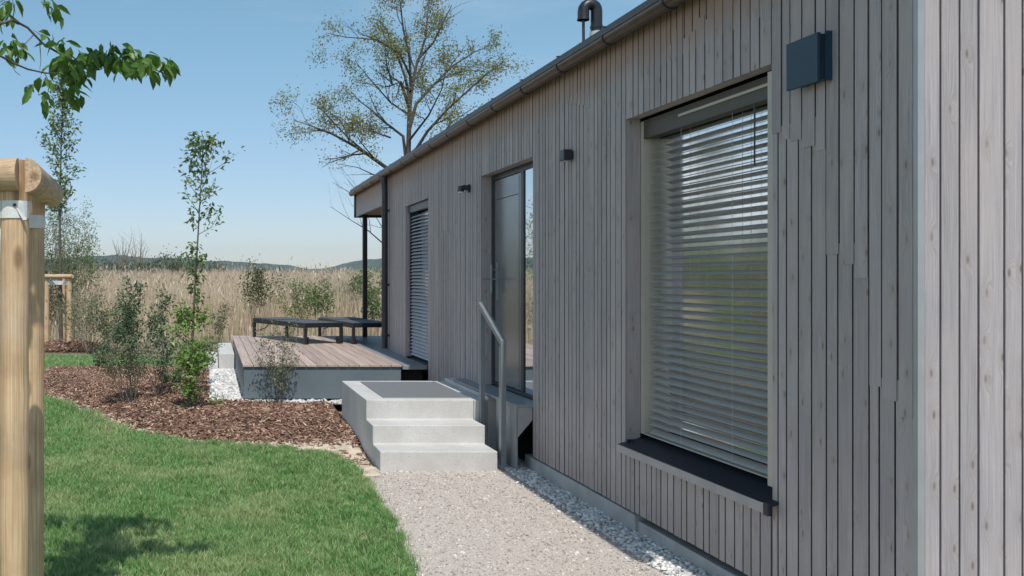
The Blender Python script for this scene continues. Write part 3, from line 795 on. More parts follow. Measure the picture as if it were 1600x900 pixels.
# ================================================================== the house
WX = 2.64
HOUSE = empty('house', (2.64, 3.35, 0), 'long single storey house clad in greyed vertical wooden boards beside the gravel path', 'house')
WIN = (4.224, 5.704, .60, 2.62); DOOR = (7.36, 8.76, .57, 2.61); FRW = (10.9, 12.16, .555, 2.59)
OPEN = (WIN, DOOR, FRW)
ZB, ZT = .143, 3.15
br = random.Random(5)
def split(a, b, lo=.055, hi=.092):
    e = [a]
    while b - e[-1] > hi * 1.35: e.append(e[-1] + br.uniform(lo, hi))
    k = max(1, round((b - e[-1]) / ((lo + hi) / 2))); l = e[-1]
    for j in range(1, k + 1): e.append(l + (b - l) * j / k)
    return e
GAP = .0095
def board(mb, y0, y1, z0, z1, proud=0.0):
    x0 = WX - proud + br.uniform(-.0012, .0012); plank(mb, x0, y0, y1, z0, z1)
def plank(mb, x0, y0, y1, z0, z1, g=None):
    """a board with slanted flanks: the joint opens towards the dark core"""
    g = GAP if g is None else g
    a, b = y0 + g / 2, y1 - g / 2; c = .012; x1 = WX + .021
    V = [(x0, a, z0), (x0, b, z0), (x1, b - c, z0), (x1, a + c, z0), (x0, a, z1), (x0, b, z1), (x1, b - c, z1), (x1, a + c, z1)]
    mb.add(V, [(0, 1, 2, 3), (4, 7, 6, 5), (0, 4, 5, 1), (1, 5, 6, 2), (2, 6, 7, 3), (3, 7, 4, 0)])
mb = MB()
ys_ = [3.368, 3.60, 3.85, WIN[0], WIN[1], 6.25, 6.7, DOOR[0], DOOR[1], 9.6, 10.2, FRW[0], FRW[1], 13.4]
joint = {(3.368, 3.60): 1.12, (3.60, 3.85): 1.66, (3.85, WIN[0]): 2.22, (6.25, 6.7): 2.86, (9.6, 10.2): 2.1}
for a, b in zip(ys_, ys_[1:]):
    op = next((o for o in OPEN if abs(o[0] - a) < 1e-6 and abs(o[1] - b) < 1e-6), None)
    if op:
        e = split(a, b); e2 = split(a, b)
        for y0, y1 in zip(e, e[1:]):
            if op is WIN and br.random() < .5 and y1 < 5.3:
                s_ = br.uniform(2.93, 3.02); board(mb, y0, y1, op[3] - .004, s_, .0); continue
            board(mb, y0, y1, op[3] - .004, ZT)
        if op is WIN:
            for y0, y1 in zip(split(a, 5.31), split(a, 5.31)[1:]): pass
            e3 = split(a, 5.32)
            for y0, y1 in zip(e3, e3[1:]): plank(mb, WX + .0032, y0, y1, 2.86, ZT)
        if op[2] > ZB + .3 and op is WIN:
            for y0, y1 in zip(e2, e2[1:]): board(mb, y0, y1, ZB + br.uniform(-.002, .002), .535)
        elif op is DOOR:
            pass
        continue
    if (a, b) in joint:
        z = joint[(a, b)]; up = split(a, b); n_ = len(up) - 1
        shift = br.uniform(.02, .032) if a > 3.84 else br.uniform(.012, .018)
        lo = [a] + [min(b, v + shift) for v in up[1:-1]] + [b]
        for k, (y0, y1) in enumerate(zip(up, up[1:])):
            zz = z + .05 * (k / max(1, n_ - 1) - .5) * 2.2 + br.uniform(-.01, .01)
            board(mb, y0, y1, zz, ZT)
        for y0, y1 in zip(lo, lo[1:]):
            plank(mb, WX + .0032, y0, y1, ZB, z + .09)
        continue
    e = split(a, b)
    for y0, y1 in zip(e, e[1:]): board(mb, y0, y1, ZB + br.uniform(-.002, .002), ZT)
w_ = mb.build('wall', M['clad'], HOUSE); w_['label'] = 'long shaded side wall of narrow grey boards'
mb = MB(); x = 2.664; first = [2.664, 2.727, 2.799, 2.870, 2.966, 3.034]
while first[-1] < 9.0: first.append(first[-1] + br.uniform(.06, .095))
for a, b in zip(first, first[1:]):
    yf = 3.35 + br.uniform(-.001, .001); rise = .3 * min(a - 2.53, 9.1 - b)
    mb.bbox(a + .0038, b - .0038, yf, yf + .02, .12, 3.10 + rise, .0025)
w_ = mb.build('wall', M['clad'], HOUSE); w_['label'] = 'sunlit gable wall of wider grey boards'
# wind-proof core behind the boards, with the openings left free
mb = MB()
def core(y0, y1, z0, z1): mb.box(2.6625, 2.93, y0, y1, z0, z1)
core(3.372, WIN[0] - .02, ZB, 3.14); core(WIN[1] + .02, DOOR[0] - .02, ZB, 3.14); core(DOOR[1] + .02, FRW[0] - .02, ZB, 3.14); core(FRW[1] + .02, 13.38, ZB, 3.14)
for o_ in OPEN: core(o_[0] - .018, o_[1] + .018, o_[3] + .02, 3.14)
core(WIN[0] - .018, WIN[1] + .018, ZB, .50)
mb.box(2.932, 9.0, 3.372, 3.42, .12, 3.10); mb.box(8.95, 9.0, 3.43, 13.3, .12, 3.1)
mb.build('wall_core', M['core'], HOUSE)
mb = MB(); mb.box(2.70, 8.94, 3.43, 13.37, .47, .535); mb.box(2.94, 8.94, 13.32, 13.37, .54, 3.0); mb.box(5.6, 5.7, 3.43, 13.3, .54, 3.0)
mb.box(2.94, 5.59, 3.43, 13.3, 2.75, 2.8); mb.box(2.94, 5.59, 6.4, 6.5, .54, 2.74)
mb.build('interior_wall', M['room'], HOUSE)
MB().box(2.637, 2.6625, 3.3435, 3.366, .11, 3.15).build('corner_trim', M['trim'], HOUSE)
mb = MB(); mb.bbox(2.632, 2.9, 5.572, 7.52, -.15, .132, .004); mb.bbox(2.652, 2.9, 3.39, 5.568, -.15, .098, .004); mb.box(2.91, 9.0, 3.40, 3.5, -.15, .11)
mb.build('plinth', M['plinth'], HOUSE)
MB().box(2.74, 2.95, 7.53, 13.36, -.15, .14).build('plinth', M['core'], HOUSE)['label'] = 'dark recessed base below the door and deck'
# roof
def extr(name, poly, y0, y1, mat, parent):
    bm = bmesh.new(); a = [bm.verts.new((x, y0, z)) for x, z in poly]; b = [bm.verts.new((x, y1, z)) for x, z in poly]
    bm.faces.new(a); bm.faces.new(b[::-1]); k = len(poly)
    for i in range(k): bm.faces.new((a[i], b[i], b[(i + 1) % k], a[(i + 1) % k]))
    bmesh.ops.recalc_face_normals(bm, faces=bm.faces[:])
    pp = parent; off = Vector((0, 0, 0))
    while pp is not None: off += pp.location; pp = pp.parent
    for v in bm.verts: v.co -= off
    me = bpy.data.meshes.new(name); bm.to_mesh(me); bm.free(); me.materials.append(mat)
    o = bpy.data.objects.new(name, me); COL.objects.link(o); o.parent = parent
    return o
roof = extr('roof', [(2.527, 3.172), (2.527, 3.218), (5.8, 4.19), (9.1, 3.20), (9.1, 3.165), (8.9, 3.152), (2.66, 3.152)], 3.22, 16.33, M['roofedge'], HOUSE)
# goose-neck vent pipe on the roof
c0 = np.array([3.655, 8.5]); zt = 4.145
pts = [(3.655, 8.5, 3.35), (3.655, 8.5, 3.7), (3.655, 8.5, zt)]
for k in range(1, 9):
    a = math.pi * k / 8; pts.append((3.655 - .062 + .062 * math.cos(a), 8.5, zt + .062 * math.sin(a)))
pts.append((3.531, 8.5, zt - .06)); pts.append((3.529, 8.5, zt - .09))
mb = MB(); mb.tube(pts, [.052] * (len(pts) - 1) + [.056], 16, cap=False); mb.tube([(3.655, 8.5, 3.98), (3.655, 8.5, 4.0)], .058, 16)
vp = mb.build('vent_pipe', M['pipe'], roof, True)
MB().tube([(3.655, 8.5, 3.905), (3.655, 8.5, 3.945)], .061, 16).build('collar', M['pipering'], roof, True)
MB().tube([(3.53, 8.5, 4.09), (3.532, 8.5, 3.9), (3.535, 8.5, 3.42)], .014, 8).build('cable', M['anthracite'], roof, True)
# gutter
GX, GZ, GR = 2.562, 3.158, .05
def half(mb, y0, y1, r, cx=GX, cz=GZ, a0=170, a1=372, th=.004, n=14):
    V = []; k = n + 1
    for y in (y0, y1):
        for rr in (r, r - th):
            for j in range(k):
                a = R(a0 + (a1 - a0) * j / n); V.append((cx + rr * math.cos(a), y, cz + rr * math.sin(a)))
    q = []
    for j in range(n):
        q += [(j, j + 1, 2 * k + j + 1, 2 * k + j), (k + j, 3 * k + j, 3 * k + j + 1, k + j + 1), (j, k + j, k + j + 1, j + 1), (2 * k + j, 2 * k + j + 1, 3 * k + j + 1, 3 * k + j)]
    q += [(0, 2 * k, 3 * k, k), (k - 1, 2 * k - 1, 4 * k - 1, 3 * k - 1)]
    mb.add(V, q)
mb = MB(); half(mb, 3.1, 16.36, GR)
mb.tube([(GX - GR, 3.1, GZ + .008), (GX - GR, 16.36, GZ + .008)], .007, 8)
gut = mb.build('gutter', M['gutter'], HOUSE, True)
for k in range(-2, 15):
    mb = MB(); y = 5.0 + .765 * k; half(mb, y - .012, y + .012, GR + .005, th=.008, a0=165, a1=376)
    mb.box(GX - .045, GX + .03, y - .012, y + .012, 3.2185, 3.2245)
    mb.build('bracket', M['anthracite'], gut)
mb = MB(); mb.tube([(GX, 13.28, 3.12), (GX, 13.28, 3.02), (2.572, 13.28, 2.9), (2.572, 13.28, .57)], [.05, .046, .045, .045], 14)
for z in (2.6, 1.5, .75): mb.tube([(2.572, 13.28, z), (2.572, 13.28, z + .03)], .05, 14); mb.box(2.6, 2.64, 13.27, 13.29, z, z + .03)
mb.build('downpipe', M['anthracite'], HOUSE, True)
# roof over the terrace
MB().box(2.63, 2.662, 13.41, 16.28, 2.73, 3.135).build('fascia', M['clad'], HOUSE)
MB().box(2.664, 9.0, 13.41, 16.28, 2.76, 2.80).build('soffit', M['soffit'], HOUSE)
MB().box(2.60, 9.02, 16.285, 16.32, 2.715, 3.15).build('fascia', M['anthracite'], HOUSE)['label'] = 'dark metal end board of the terrace roof'
for px_ in (2.77, 8.8): MB().bbox(px_ - .04, px_ + .04, 16.11, 16.19, .552, 2.757, .005).build('post', M['anthracite'], HOUSE)

# --- big window
def ring(mb, y0, y1, z0, z1, x0, x1, wl, wr, wt, wb):
    mb.box(x0, x1, y0, y0 + wr, z0, z1); mb.box(x0, x1, y1 - wl, y1, z0, z1)
    mb.box(x0, x1, y0 + wr + .0005, y1 - wl - .0005, z1 - wt, z1); mb.box(x0, x1, y0 + wr + .0005, y1 - wl - .0005, z0, z0 + wb)
y0, y1, z0, z1 = WIN
mb = MB()
ring(mb, y0 + .001, y1 - .001, z0 + .02, z1 - .022, 2.733, 2.83, .042, .065, .05, .006)
mb.box(2.664, 2.732, y0 + .001, y0 + .066, z0 + .012, z1 - .03)
mb.box(2.722, 2.731, y0 + .068, y0 + 1.0, z1 - .074, z1 - .060)
win = mb.build('window', M['frame'], HOUSE)
win['label'] = 'large window with pale frame and closed venetian blind'
MB().box(2.822, 2.828, y0 + .067, y1 - .044, z0 + .028, z1 - .073).build('pane', M['glass_win'], win)
mb = MB()
n = int((z1 - z0 - .16) / .047)
for k in range(n):
    z = z0 + .05 + k * .047; sag = .001 * math.sin(k * 2.1)
    tilt = R(-16 - 20 * (1 - k / n) ** 1.3 + 2 * math.sin(k * 1.7) + 1.5 * math.sin(k * .61)); hx, hz = .0235 * math.cos(tilt), .0235 * math.sin(tilt)
    ya, yb = y0 + .085, y1 - .075
    # a curved slat, three strips across, its outer edge tipped down
    V = []
    for yy in (ya, (ya + yb) / 2, yb):
        for f, c in ((-1, 0), (-.33, .0022), (.33, .0022), (1, 0)):
            V.append((2.772 + hx * f + c * math.sin(tilt), yy, z - hz * f + c * math.cos(tilt) + (sag if yy != ya else -sag)))
    q = [(r * 4 + j, r * 4 + j + 1, r * 4 + j + 5, r * 4 + j + 4) for r in (0, 1) for j in range(3)]
    mb.add(V, q)
mb.box(2.756, 2.788, y0 + .085, y1 - .075, z0 + .03, z0 + .042)
mb.build('blind', M['slat'], win)
MB().box(2.7315, 2.806, y0 + .068, y1 - .046, z1 - .135, z1 - .0235).build('head_box', M['headbox'], win)
mb = MB()
for y in (4.72, 5.235):
    for dx in (-.027, .027): mb.tube([(2.772 + dx, y, z0 + .04), (2.772 + dx, y, z1 - .12)], .0011, 4)
mb.build('ladder_cord', M['cord'], win)
MB().tube([(2.742, 4.52, 2.52), (2.741, 4.52, 2.17)], .004, 6).build('wand', M['anthracite'], win)
mb = MB()
mb.box(2.648, 2.732, y1 + .0015, y1 + .0195, z0 - .02, z1 + .015); mb.box(2.648, 2.663, y0 - .0195, y0 - .0015, z0 - .02, z1 + .015)
mb.box(2.648, 2.732, y0 - .0015, y1 + .001, z1 - .0, z1 + .016)
mb.build('reveal', M['clad'], win)
extr('sill', [(2.81, .619), (2.81, .607), (2.596, .532), (2.596, .546)], 4.172, 5.725, M['sillblack'], win)
mb = MB(); mb.box(2.586, 2.5955, 4.196, 5.725, .502, .548); mb.build('sill_edge', M['silledge'], win)
MB().bbox(2.582, 2.606, 4.160, 4.1945, .497, .556, .003).build('sill_cap', M['sillblack'], win)

# --- entrance door with side light
y0, y1, z0, z1 = DOOR
mb = MB()
ring(mb, y0 + .001, y1 - .001, z0 + .004, z1 - .002, 2.742, 2.83, .06, .035, .055, .03)
mb.box(2.742, 2.83, 7.868, 7.942, z0 + .036, z1 - .058)
door = mb.build('door', M['anthracite'], HOUSE); door['label'] = 'dark grey entrance door with narrow glazed side light'
mb = MB(); mb.bbox(2.750, 2.80, 7.946, 8.696, z0 + .038, z1 - .061, .003)
leaf = mb.build('leaf', M['doorleaf'], door)
mb = MB()
mb.box(2.7485, 2.7496, 8.03, 8.62, 2.36, 2.366)
mb.box(2.7485, 2.7496, 8.0, 8.006, z0 + .05, z1 - .075)
mb.build('groove', M['core'], door)
mb = MB(); mb.tube([(2.688, 8.60, 1.46), (2.688, 8.60, 1.735)], .012, 10); mb.tube([(2.66, 8.60, 1.60), (2.749, 8.60, 1.60)], .009, 10); mb.tube([(2.688, 8.60, 1.69), (2.749, 8.60, 1.69)], .006, 8)
mb.tube([(2.60, 8.60, 1.60), (2.66, 8.60, 1.60)], .010, 10); mb.box(2.742, 2.7495, 8.58, 8.62, 1.40, 1.76)
mb.build('handle', M['steel'], door, True)
MB().box(2.752, 2.758, y0 + .037, 7.866, z0 + .036, z1 - .059).build('pane', M['glass_side'], door)
mb = MB(); mb.box(2.648, 2.741, y1 + .0015, y1 + .0195, z0, z1 + .015); mb.box(2.648, 2.741, y0 - .0195, y0 - .0015, z0, z1 + .015); mb.box(2.648, 2.741, y0 - .001, y1 + .001, z1 - .001, z1 + .016)
mb.build('reveal', M['clad'], door)
# grey threshold that bridges platform and door
mb = MB(); mb.bbox(2.50, 2.741, 7.352, 9.25, .545, .568, .003)
mb.bbox(2.503, 2.52, 7.36, 7.87, .02, .5445, .003)
mb.build('door_threshold', M['grey_plate'], HOUSE)
extr('bracket', [(2.5205, .544), (2.5205, .30), (2.638, .44), (2.638, .544)], 7.362, 7.372, M['silledge'], HOUSE)

# --- terrace window
y0, y1, z0, z1 = FRW
mb = MB(); ring(mb, y0 + .001, y1 - .001, z0 + .002, z1 - .002, 2.735, 2.82, .06, .06, .06, .06)
mb.box(2.69, 2.72, y1 - .05, y1 - .02, z0 + .03, z1 - .03); mb.box(2.675, 2.73, y0 + .01, y1 - .01, z1 - .10, z1 - .012)
fw = mb.build('window', M['anthracite'], HOUSE); fw['label'] = 'narrow terrace window with dark frame and grey louvred blind'
MB().box(2.77, 2.776, y0 + .062, y1 - .062, z0 + .064, z1 - .064).build('pane', M['glass'], fw)
mb = MB()
for k in range(42):
    z = z0 + .05 + k * .0445; tilt = R(40); hx, hz = .024 * math.cos(tilt), .024 * math.sin(tilt)
    mb.add([(2.705 - hx, y0 + .02, z - hz), (2.705 + hx, y0 + .02, z + hz), (2.705 + hx, y1 - .06, z + hz), (2.705 - hx, y1 - .06, z - hz)], [(0, 1, 2, 3)])
mb.build('blind', M['slat_dark'], fw)
mb = MB(); mb.box(2.648, 2.734, y1 + .0015, y1 + .0195, z0, z1 + .015); mb.box(2.648, 2.734, y0 - .0195, y0 - .0015, z0, z1 + .015); mb.box(2.648, 2.734, y0, y1, z1 - .001, z1 + .016)
mb.build('reveal', M['clad'], fw)

# --- fittings on the wall
t = empty('vent_cover', (2.64, 3.92, 2.55), 'square dark blue metal vent hood on the boards right of the big window', 'vent cover')
MB().bbox(2.585, 2.601, 3.822, 4.028, 2.444, 2.654, .002).build('cover_plate', M['sky_anthracite'], t)
mb = MB(); mb.box(2.6015, 2.6385, 3.818, 3.99, 2.452, 2.646); mb.build('housing', M['anthracite'], t)
mb = MB(); mb.box(2.611, 2.6385, 3.807, 3.814, 2.446, 2.656); mb.build('side_lip', M['sky_anthracite'], t)
t = empty('wall_lamp', (2.64, 6.56, 2.5), 'small dark cube lamp on the wall between door and big window', 'wall lamp', 'outdoor lamps on the house wall')
MB().bbox(2.628, 2.6395, 6.53, 6.60, 2.476, 2.536, .002).build('base_plate', M['anthracite'], t)
MB().bbox(2.566, 2.6275, 6.522, 6.606, 2.466, 2.546, .004).build('lamp_body', M['anthracite'], t)
MB().box(2.578, 2.616, 6.536, 6.592, 2.462, 2.4658).build('lens', M['cord'], t)
t = empty('wall_lamp', (2.64, 9.15, 2.52), 'little black spotlight on an arm left of the entrance door', 'wall lamp', 'outdoor lamps on the house wall')
MB().tube([(2.6395, 9.15, 2.525), (2.618, 9.15, 2.525)], .042, 16).build('base_plate', M['anthracite'], t, True)
MB().tube([(2.62, 9.15, 2.53), (2.585, 9.15, 2.535), (2.545, 9.15, 2.525)], [.028, .027, .026], 14).build('arm', M['anthracite'], t, True)
MB().tube([(2.548, 9.15, 2.55), (2.548, 9.15, 2.492)], [.026, .034], 16).build('lamp_head', M['anthracite'], t, True)
MB().tube([(2.548, 9.15, 2.4915), (2.548, 9.15, 2.480)], [.029, .024], 14).build('lens', M['strap'], t, True)

# ================================================================== steps, handrail, mat
t = empty('entrance_steps', (1.9, 8.2, 0), 'pale concrete platform with three steps leading up to the entrance door', 'steps')
def prof(name, poly, x0, x1, mat, parent, bev=.008):
    bm = bmesh.new(); a = [bm.verts.new((x0, y, z)) for y, z in poly]; b = [bm.verts.new((x1, y, z)) for y, z in poly]
    bm.faces.new(a); bm.faces.new(b[::-1]); k = len(poly)
    for i in range(k): bm.faces.new((a[i], b[i], b[(i + 1) % k], a[(i + 1) % k]))
    bmesh.ops.recalc_face_normals(bm, faces=bm.faces[:])
    bmesh.ops.bevel(bm, geom=bm.edges[:], offset=bev, segments=2, profile=.5, affect='EDGES')
    for v in bm.verts: v.co -= parent.location
    me = bpy.data.meshes.new(name); bm.to_mesh(me); bm.free(); me.materials.append(mat)
    o = bpy.data.objects.new(name, me); COL.objects.link(o); o.parent = parent
    return o
prof('stair_block', [(7.42, -.08), (7.42, .172), (7.76, .172), (7.76, .333), (8.09, .333), (8.09, .51), (9.6, .51), (9.6, -.08)], 1.40, 2.372, M['concrete'], t)
mb = MB(); mb.bbox(2.376, 2.498, 8.095, 9.6, -.08, .508, .006); mb.bbox(2.4985, 2.60, 8.095, 9.6, -.08, .54, .006); mb.build('side_block', M['concrete'], t)
mb = MB(); mb.box(1.575, 2.365, 8.2, 9.46, .5105, .517)
tag(mb.build('grating_mat', M['grating']), 'dark grey grating mat set into the concrete entrance platform', 'mat')
t = empty('handrail', (2.43, 7.5, 0), 'grey flat steel handrail beside the concrete entrance steps', 'handrail')
def bar(mb, p, q, wx, wy):
    p = np.array(p, float); q = np.array(q, float); V = []
    for c in (p, q):
        for dx, dy in ((-1, -1), (1, -1), (1, 1), (-1, 1)): V.append((c[0] + dx * wx / 2, c[1] + dy * wy / 2, c[2]))
    mb.add(V, [(0, 3, 2, 1), (4, 5, 6, 7), (0, 1, 5, 4), (1, 2, 6, 5), (2, 3, 7, 6), (3, 0, 4, 7)])
mb = MB(); bar(mb, (2.435, 8.06, .25), (2.435, 8.06, 1.345), .036, .06); mb.build('post', M['steel'], t)
mb = MB(); bar(mb, (2.435, 7.49, -.04), (2.435, 7.49, 1.04), .042, .06); mb.build('post', M['steel'], t)
mb = MB(); mb.prism([(7.46, 1.041), (7.46, 1.085), (8.09, 1.392), (8.09, 1.346)], 2.412, 2.458); mb.build('rail', M['steel'], t)

# ================================================================== deck, terrace, blocks
t = empty('deck', (1.36, 13.8, 0), 'raised terrace deck of pinkish brown boards with grey side panels', 'deck')
mb = MB(); e = np.linspace(.385, 2.333, 16)
for a, b in zip(e, e[1:]): mb.bbox(a + .003, b - .003, 10.955, 16.62, .524, .549, .003)
mb.build('deck_boards', M['deck'], t)
MB().box(.40, 2.325, 10.98, 10.995, .135, .518).build('side_panel', M['deckpanel'], t)
mb = MB(); mb.box(.398, .412, 11.0, 16.6, .135, .518); mb.build('side_panel', M['deckpanel'], t)
for y in (11.2, 12.4, 13.6, 14.8, 16.2): MB().box(.42, 2.3, y, y + .06, .44, .52).build('joist', M['core'], t)
for x in (.6, 1.3, 2.1):
    for y in (11.2, 13.6, 16.2): MB().box(x, x + .09, y, y + .09, -.05, .438).build('pile', M['core'], t)
mb = MB(); mb.bbox(2.338, 2.634, 10.93, 13.405, .495, .546, .004); mb.bbox(2.338, 9.0, 13.41, 16.62, .495, .546, .004)
mb.build('terrace_floor', M['grey_plate'])['kind'] = 'structure'
t = empty('terrace_shade_panel', (2.45, 11.2, 0), 'black panel for the shade below the grey walkway beside the deck', 'shade panel')
MB().box(2.345, 2.63, 11.12, 11.2, -.05, .49).build('panel', M['core'], t); MB().box(2.36, 8.9, 16.3, 16.4, -.05, .49).build('panel', M['core'], t)  # black panels added to darken the open space under walkway and terrace
tag(MB().bbox(.125, .384, 14.75, 17.3, -.05, .37, .008).build('concrete_block', M['concrete']), 'taller pale concrete block step touching the left side of the deck', 'step', 'concrete block steps beside the deck')
tag(MB().bbox(-.11, .115, 14.72, 17.3, -.05, .195, .008).build('concrete_block', M['concrete']), 'lower pale concrete block step farther from the deck', 'step', 'concrete block steps beside the deck')

# loungers
def make_lounger():
    t = empty('sun_lounger', (0, 0, 0))
    Ln, Wd, H = 1.04, .325, .345
    mb = MB()
    for s in (-1, 1): mb.bbox(s * Wd - .018, s * Wd + .018, -Ln, Ln, H - .085, H, .005)
    mb.bbox(-Wd + .02, Wd - .02, -Ln, -Ln + .035, H - .075, H, .004); mb.bbox(-Wd + .02, Wd - .02, Ln - .035, Ln, H - .075, H, .004); mb.bbox(-Wd + .02, Wd - .02, .25, .285, H - .07, H - .02, .004)
    mb.build('frame', M['lounger'], t)
    mb = MB(); mb.bbox(-Wd + .02, Wd - .02, -Ln + .04, .24, H - .012, H - .004, .001); mb.build('seat', M['sling'], t)
    mb = MB(); mb.bbox(-Wd + .02, Wd - .02, .295, Ln - .04, H - .010, H + .008, .002); mb.build('backrest', M['sling'], t)
    for sx in (-1, 1):
        for y in (-Ln + .03, Ln - .03):
            mb = MB(); mb.bbox(sx * Wd - .022, sx * Wd + .022, y - .028, y + .028, .0, H - .0855, .004); lg = mb.build('leg', M['lounger'], t)
            if y < 0:
                w_ = MB(); xx = sx * (Wd - .045)
                w_.tube([(xx - .014, y + .02, .062), (xx + .014, y + .02, .062)], .06, 18); w_.build('wheel', M['lounger'], t, True)
    mb = MB(); mb.tube([(-Wd + .04, .45, H - .06), (-Wd + .04, .6, H - .16), (-Wd + .04, .85, H - .2)], .009, 6); mb.build('brace', M['lounger'], t)
    return t
lo = make_lounger(); lo.location = (1.45, 15.42, .549); lo.rotation_euler.z = R(21)
tag(lo, 'black flat sun lounger set askew on the brown deck boards', 'sun lounger', 'black sun loungers on the deck')
l2 = copy_tree(lo); l2.location = (2.46, 15.48, .549); l2.rotation_euler.z = R(8.7)
tag(l2, 'black flat sun lounger by the terrace post, partly behind the downpipe', 'sun lounger', 'black sun loungers on the deck')

# ================================================================== tree stakes
t = empty('tree_stakes', (-.9, 3.4, 0), 'near tree support of thick peeled pine posts with white straps', 'tree stakes', 'tree support frames')
def post(p, q, r, mat, parent):
    mb = MB(); p = np.array(p, float); q = np.array(q, float); k = 26
    prr = np.random.default_rng(int(abs(p[0]) * 1000)); pts = [p + (q - p) * i / k + prr.normal(0, .0008, 3) for i in range(k + 1)]
    rad = [r * (1 + .018 * math.sin(i * 1.3) + .015 * math.sin(i * .5 + 1)) for i in range(k + 1)]; rad[-1] *= .95
    mb.tube(pts, rad, 28)
    o = mb.build('post', mat, parent, True)
    return o
post((-.682, 3.1, -.1), (-.680, 3.1, 2.008), .0495, M['stake'], t)
post((-.762, 3.78, -.1), (-.752, 3.76, 2.0), .053, M['stake'], t)
post((-1.36, 3.22, -.1), (-1.36, 3.22, 2.0), .05, M['stake'], t)
def halflog(name, p, q, rh, rd, side, mat, parent):
    """half-round rail from p to q, flat face against the posts"""
    p = np.array(p, float); q = np.array(q, float); d = unit(q - p); s = np.array(side, float); V = []; n = 16
    for c in (p, q):
        for j in range(n + 1):
            a = math.pi * j / n; V.append(c + s * rd * math.sin(a) + np.array([0, 0, 1.]) * rh * math.cos(a))
    k = n + 1
    qd = [(j, j + 1, k + j + 1, k + j) for j in range(n)] + [(n, 0, k, k + n)]
    tr = [(0, j, j + 1) for j in range(1, n)] + [(k, k + j + 1, k + j) for j in range(1, n)]
    return MB().add(V, qd, tr).build(name, mat, parent, True)
halflog('rail', (-.655, 3.047, 1.955), (-1.45, 3.165, 1.955), .056, .062, (0, -1, 0), M['stake_rail'], t)
halflog('rail', (-.629, 3.03, 1.952), (-.690, 3.86, 1.965), .058, .055, (1, 0, 0), M['stake_rail_y'], t)
halflog('rail', (-.80, 3.82, 1.95), (-1.40, 3.27, 1.95), .052, .05, (-.7, .7, 0), M['stake_rail'], t)
def band(parent, c, r, z0, z1, to):
    mb = MB(); mb.tube([(c[0], c[1], z0), (c[0], c[1], (z0 + z1) / 2), (c[0], c[1], z1)], [r, r * 1.012, r], 28, cap=False)
    c = np.array(c, float); to = np.array(to, float); d = unit(to - c); nrm = np.array([-d[1], d[0]])
    for s in (-1, 1):
        a = c + nrm * r * s; b = to + nrm * .03 * s
        mb.add([(*a, z0), (*b, z0 - .01), (*b, z1 - .01), (*a, z1), (*(a + nrm * .002 * s), z0), (*(b + nrm * .002 * s), z0 - .01), (*(b + nrm * .002 * s), z1 - .01), (*(a + nrm * .002 * s), z1)],
               [(0, 1, 2, 3), (4, 7, 6, 5), (0, 4, 5, 1), (3, 2, 6, 7)])
    mb.build('strap', M['strap'], parent, False)
band(t, (-.681, 3.1), .0525, 1.808, 1.868, (-1.02, 3.42))
band(t, (-.753, 3.762), .056, 1.812, 1.866, (-1.02, 3.42))
mb = MB(); mb.add([(-.675, 3.045, 1.862), (-.640, 3.05, 1.80), (-.628, 3.052, 1.803), (-.640, 3.044, 1.85), (-.66, 3.043, 1.868)], tris=[(0, 1, 2), (0, 2, 3), (0, 3, 4)])
mb.build('strap_end', M['strap'], t)
mb = MB(); mb.tube([(-.668, 3.044, 1.852), (-.668, 3.052, 1.852)], .006, 8); mb.build('nail', M['anthracite'], t)
t = empty('tree_stakes', (-3.4, 20.2, 0), 'far tree support of slim pine posts and white strap in front of the reeds', 'tree stakes', 'tree support frames')
for p in ((-3.68, 20.0), (-3.17, 20.0), (-3.39, 20.45)): post((*p, -.05), (*p, 1.66), .062, M['stake'], t)
halflog('rail', (-3.74, 19.94, 1.66), (-3.10, 19.94, 1.66), .05, .06, (0, -1, 0), M['stake_rail'], t)
halflog('rail', (-3.105, 19.95, 1.66), (-3.33, 20.55, 1.66), .05, .05, (.94, .34, 0), M['stake_rail'], t)
halflog('rail', (-3.74, 19.97, 1.66), (-3.45, 20.52, 1.66), .05, .05, (-.9, .4, 0), M['stake_rail'], t)
band(t, (-3.17, 20.0), .058, 1.48, 1.57, (-3.4, 20.2)); band(t, (-3.68, 20.0), .058, 1.48, 1.57, (-3.4, 20.2))

# ================================================================== trees and shrubs
def thing_wood(name, wood, base, label, cat, barkmat, woodname='trunk', group=None):
    t = empty(name, tuple(base), label, cat, group)
    wood.mb.build(woodname, barkmat, t, True)
    return t

# --- young tree in the near stakes: trunk outside the picture, one branch hanging into it
W = Wood(3)
trunk = W.path((-1.02, 3.42, -.05), (0, 0, 1), 3.3, 8, .02, .05); W.limb(trunk, .032, .016, 10)
def crown_branch(p, d, ln, r, lv=1, nch=5): W.grow(W.path(p, d, ln, 6, .14, .02), r, r * .25, lv, nch, .45, .75, .02, .25, 0, 5, .2, 2)
for k in range(9):
    a = k * 2.4; q = trunk[-1] + np.array([0, 0, -.55 + .06 * k]); crown_branch(q, (math.cos(a), math.sin(a) * .9 - .35, .55), .82, .009)
crown_tips = len(W.tips)
twigs = []
def px_branch(pp, r0, r1): 
    pts = np.array([P(a, b, c) for a, b, c in pp]); W.limb(pts, r0, r1, 6); return pts
b1 = px_branch([(-60, 60, 3.7), (-20, 44, 3.85), (20, 31, 4.0), (43, 43, 4.05), (67, 68, 4.1), (100, 88, 4.12), (133, 103, 4.14), (173, 103, 4.15), (215, 104, 4.18), (245, 110, 4.2), (272, 122, 4.22)], .0075, .002)
b2 = px_branch([(-70, 70, 3.6), (-30, 80, 3.7), (0, 87, 3.8), (20, 98, 3.85), (43, 108, 3.9), (70, 114, 3.95), (90, 115, 4.0), (112, 112, 4.05), (130, 120, 4.08)], .0065, .002)
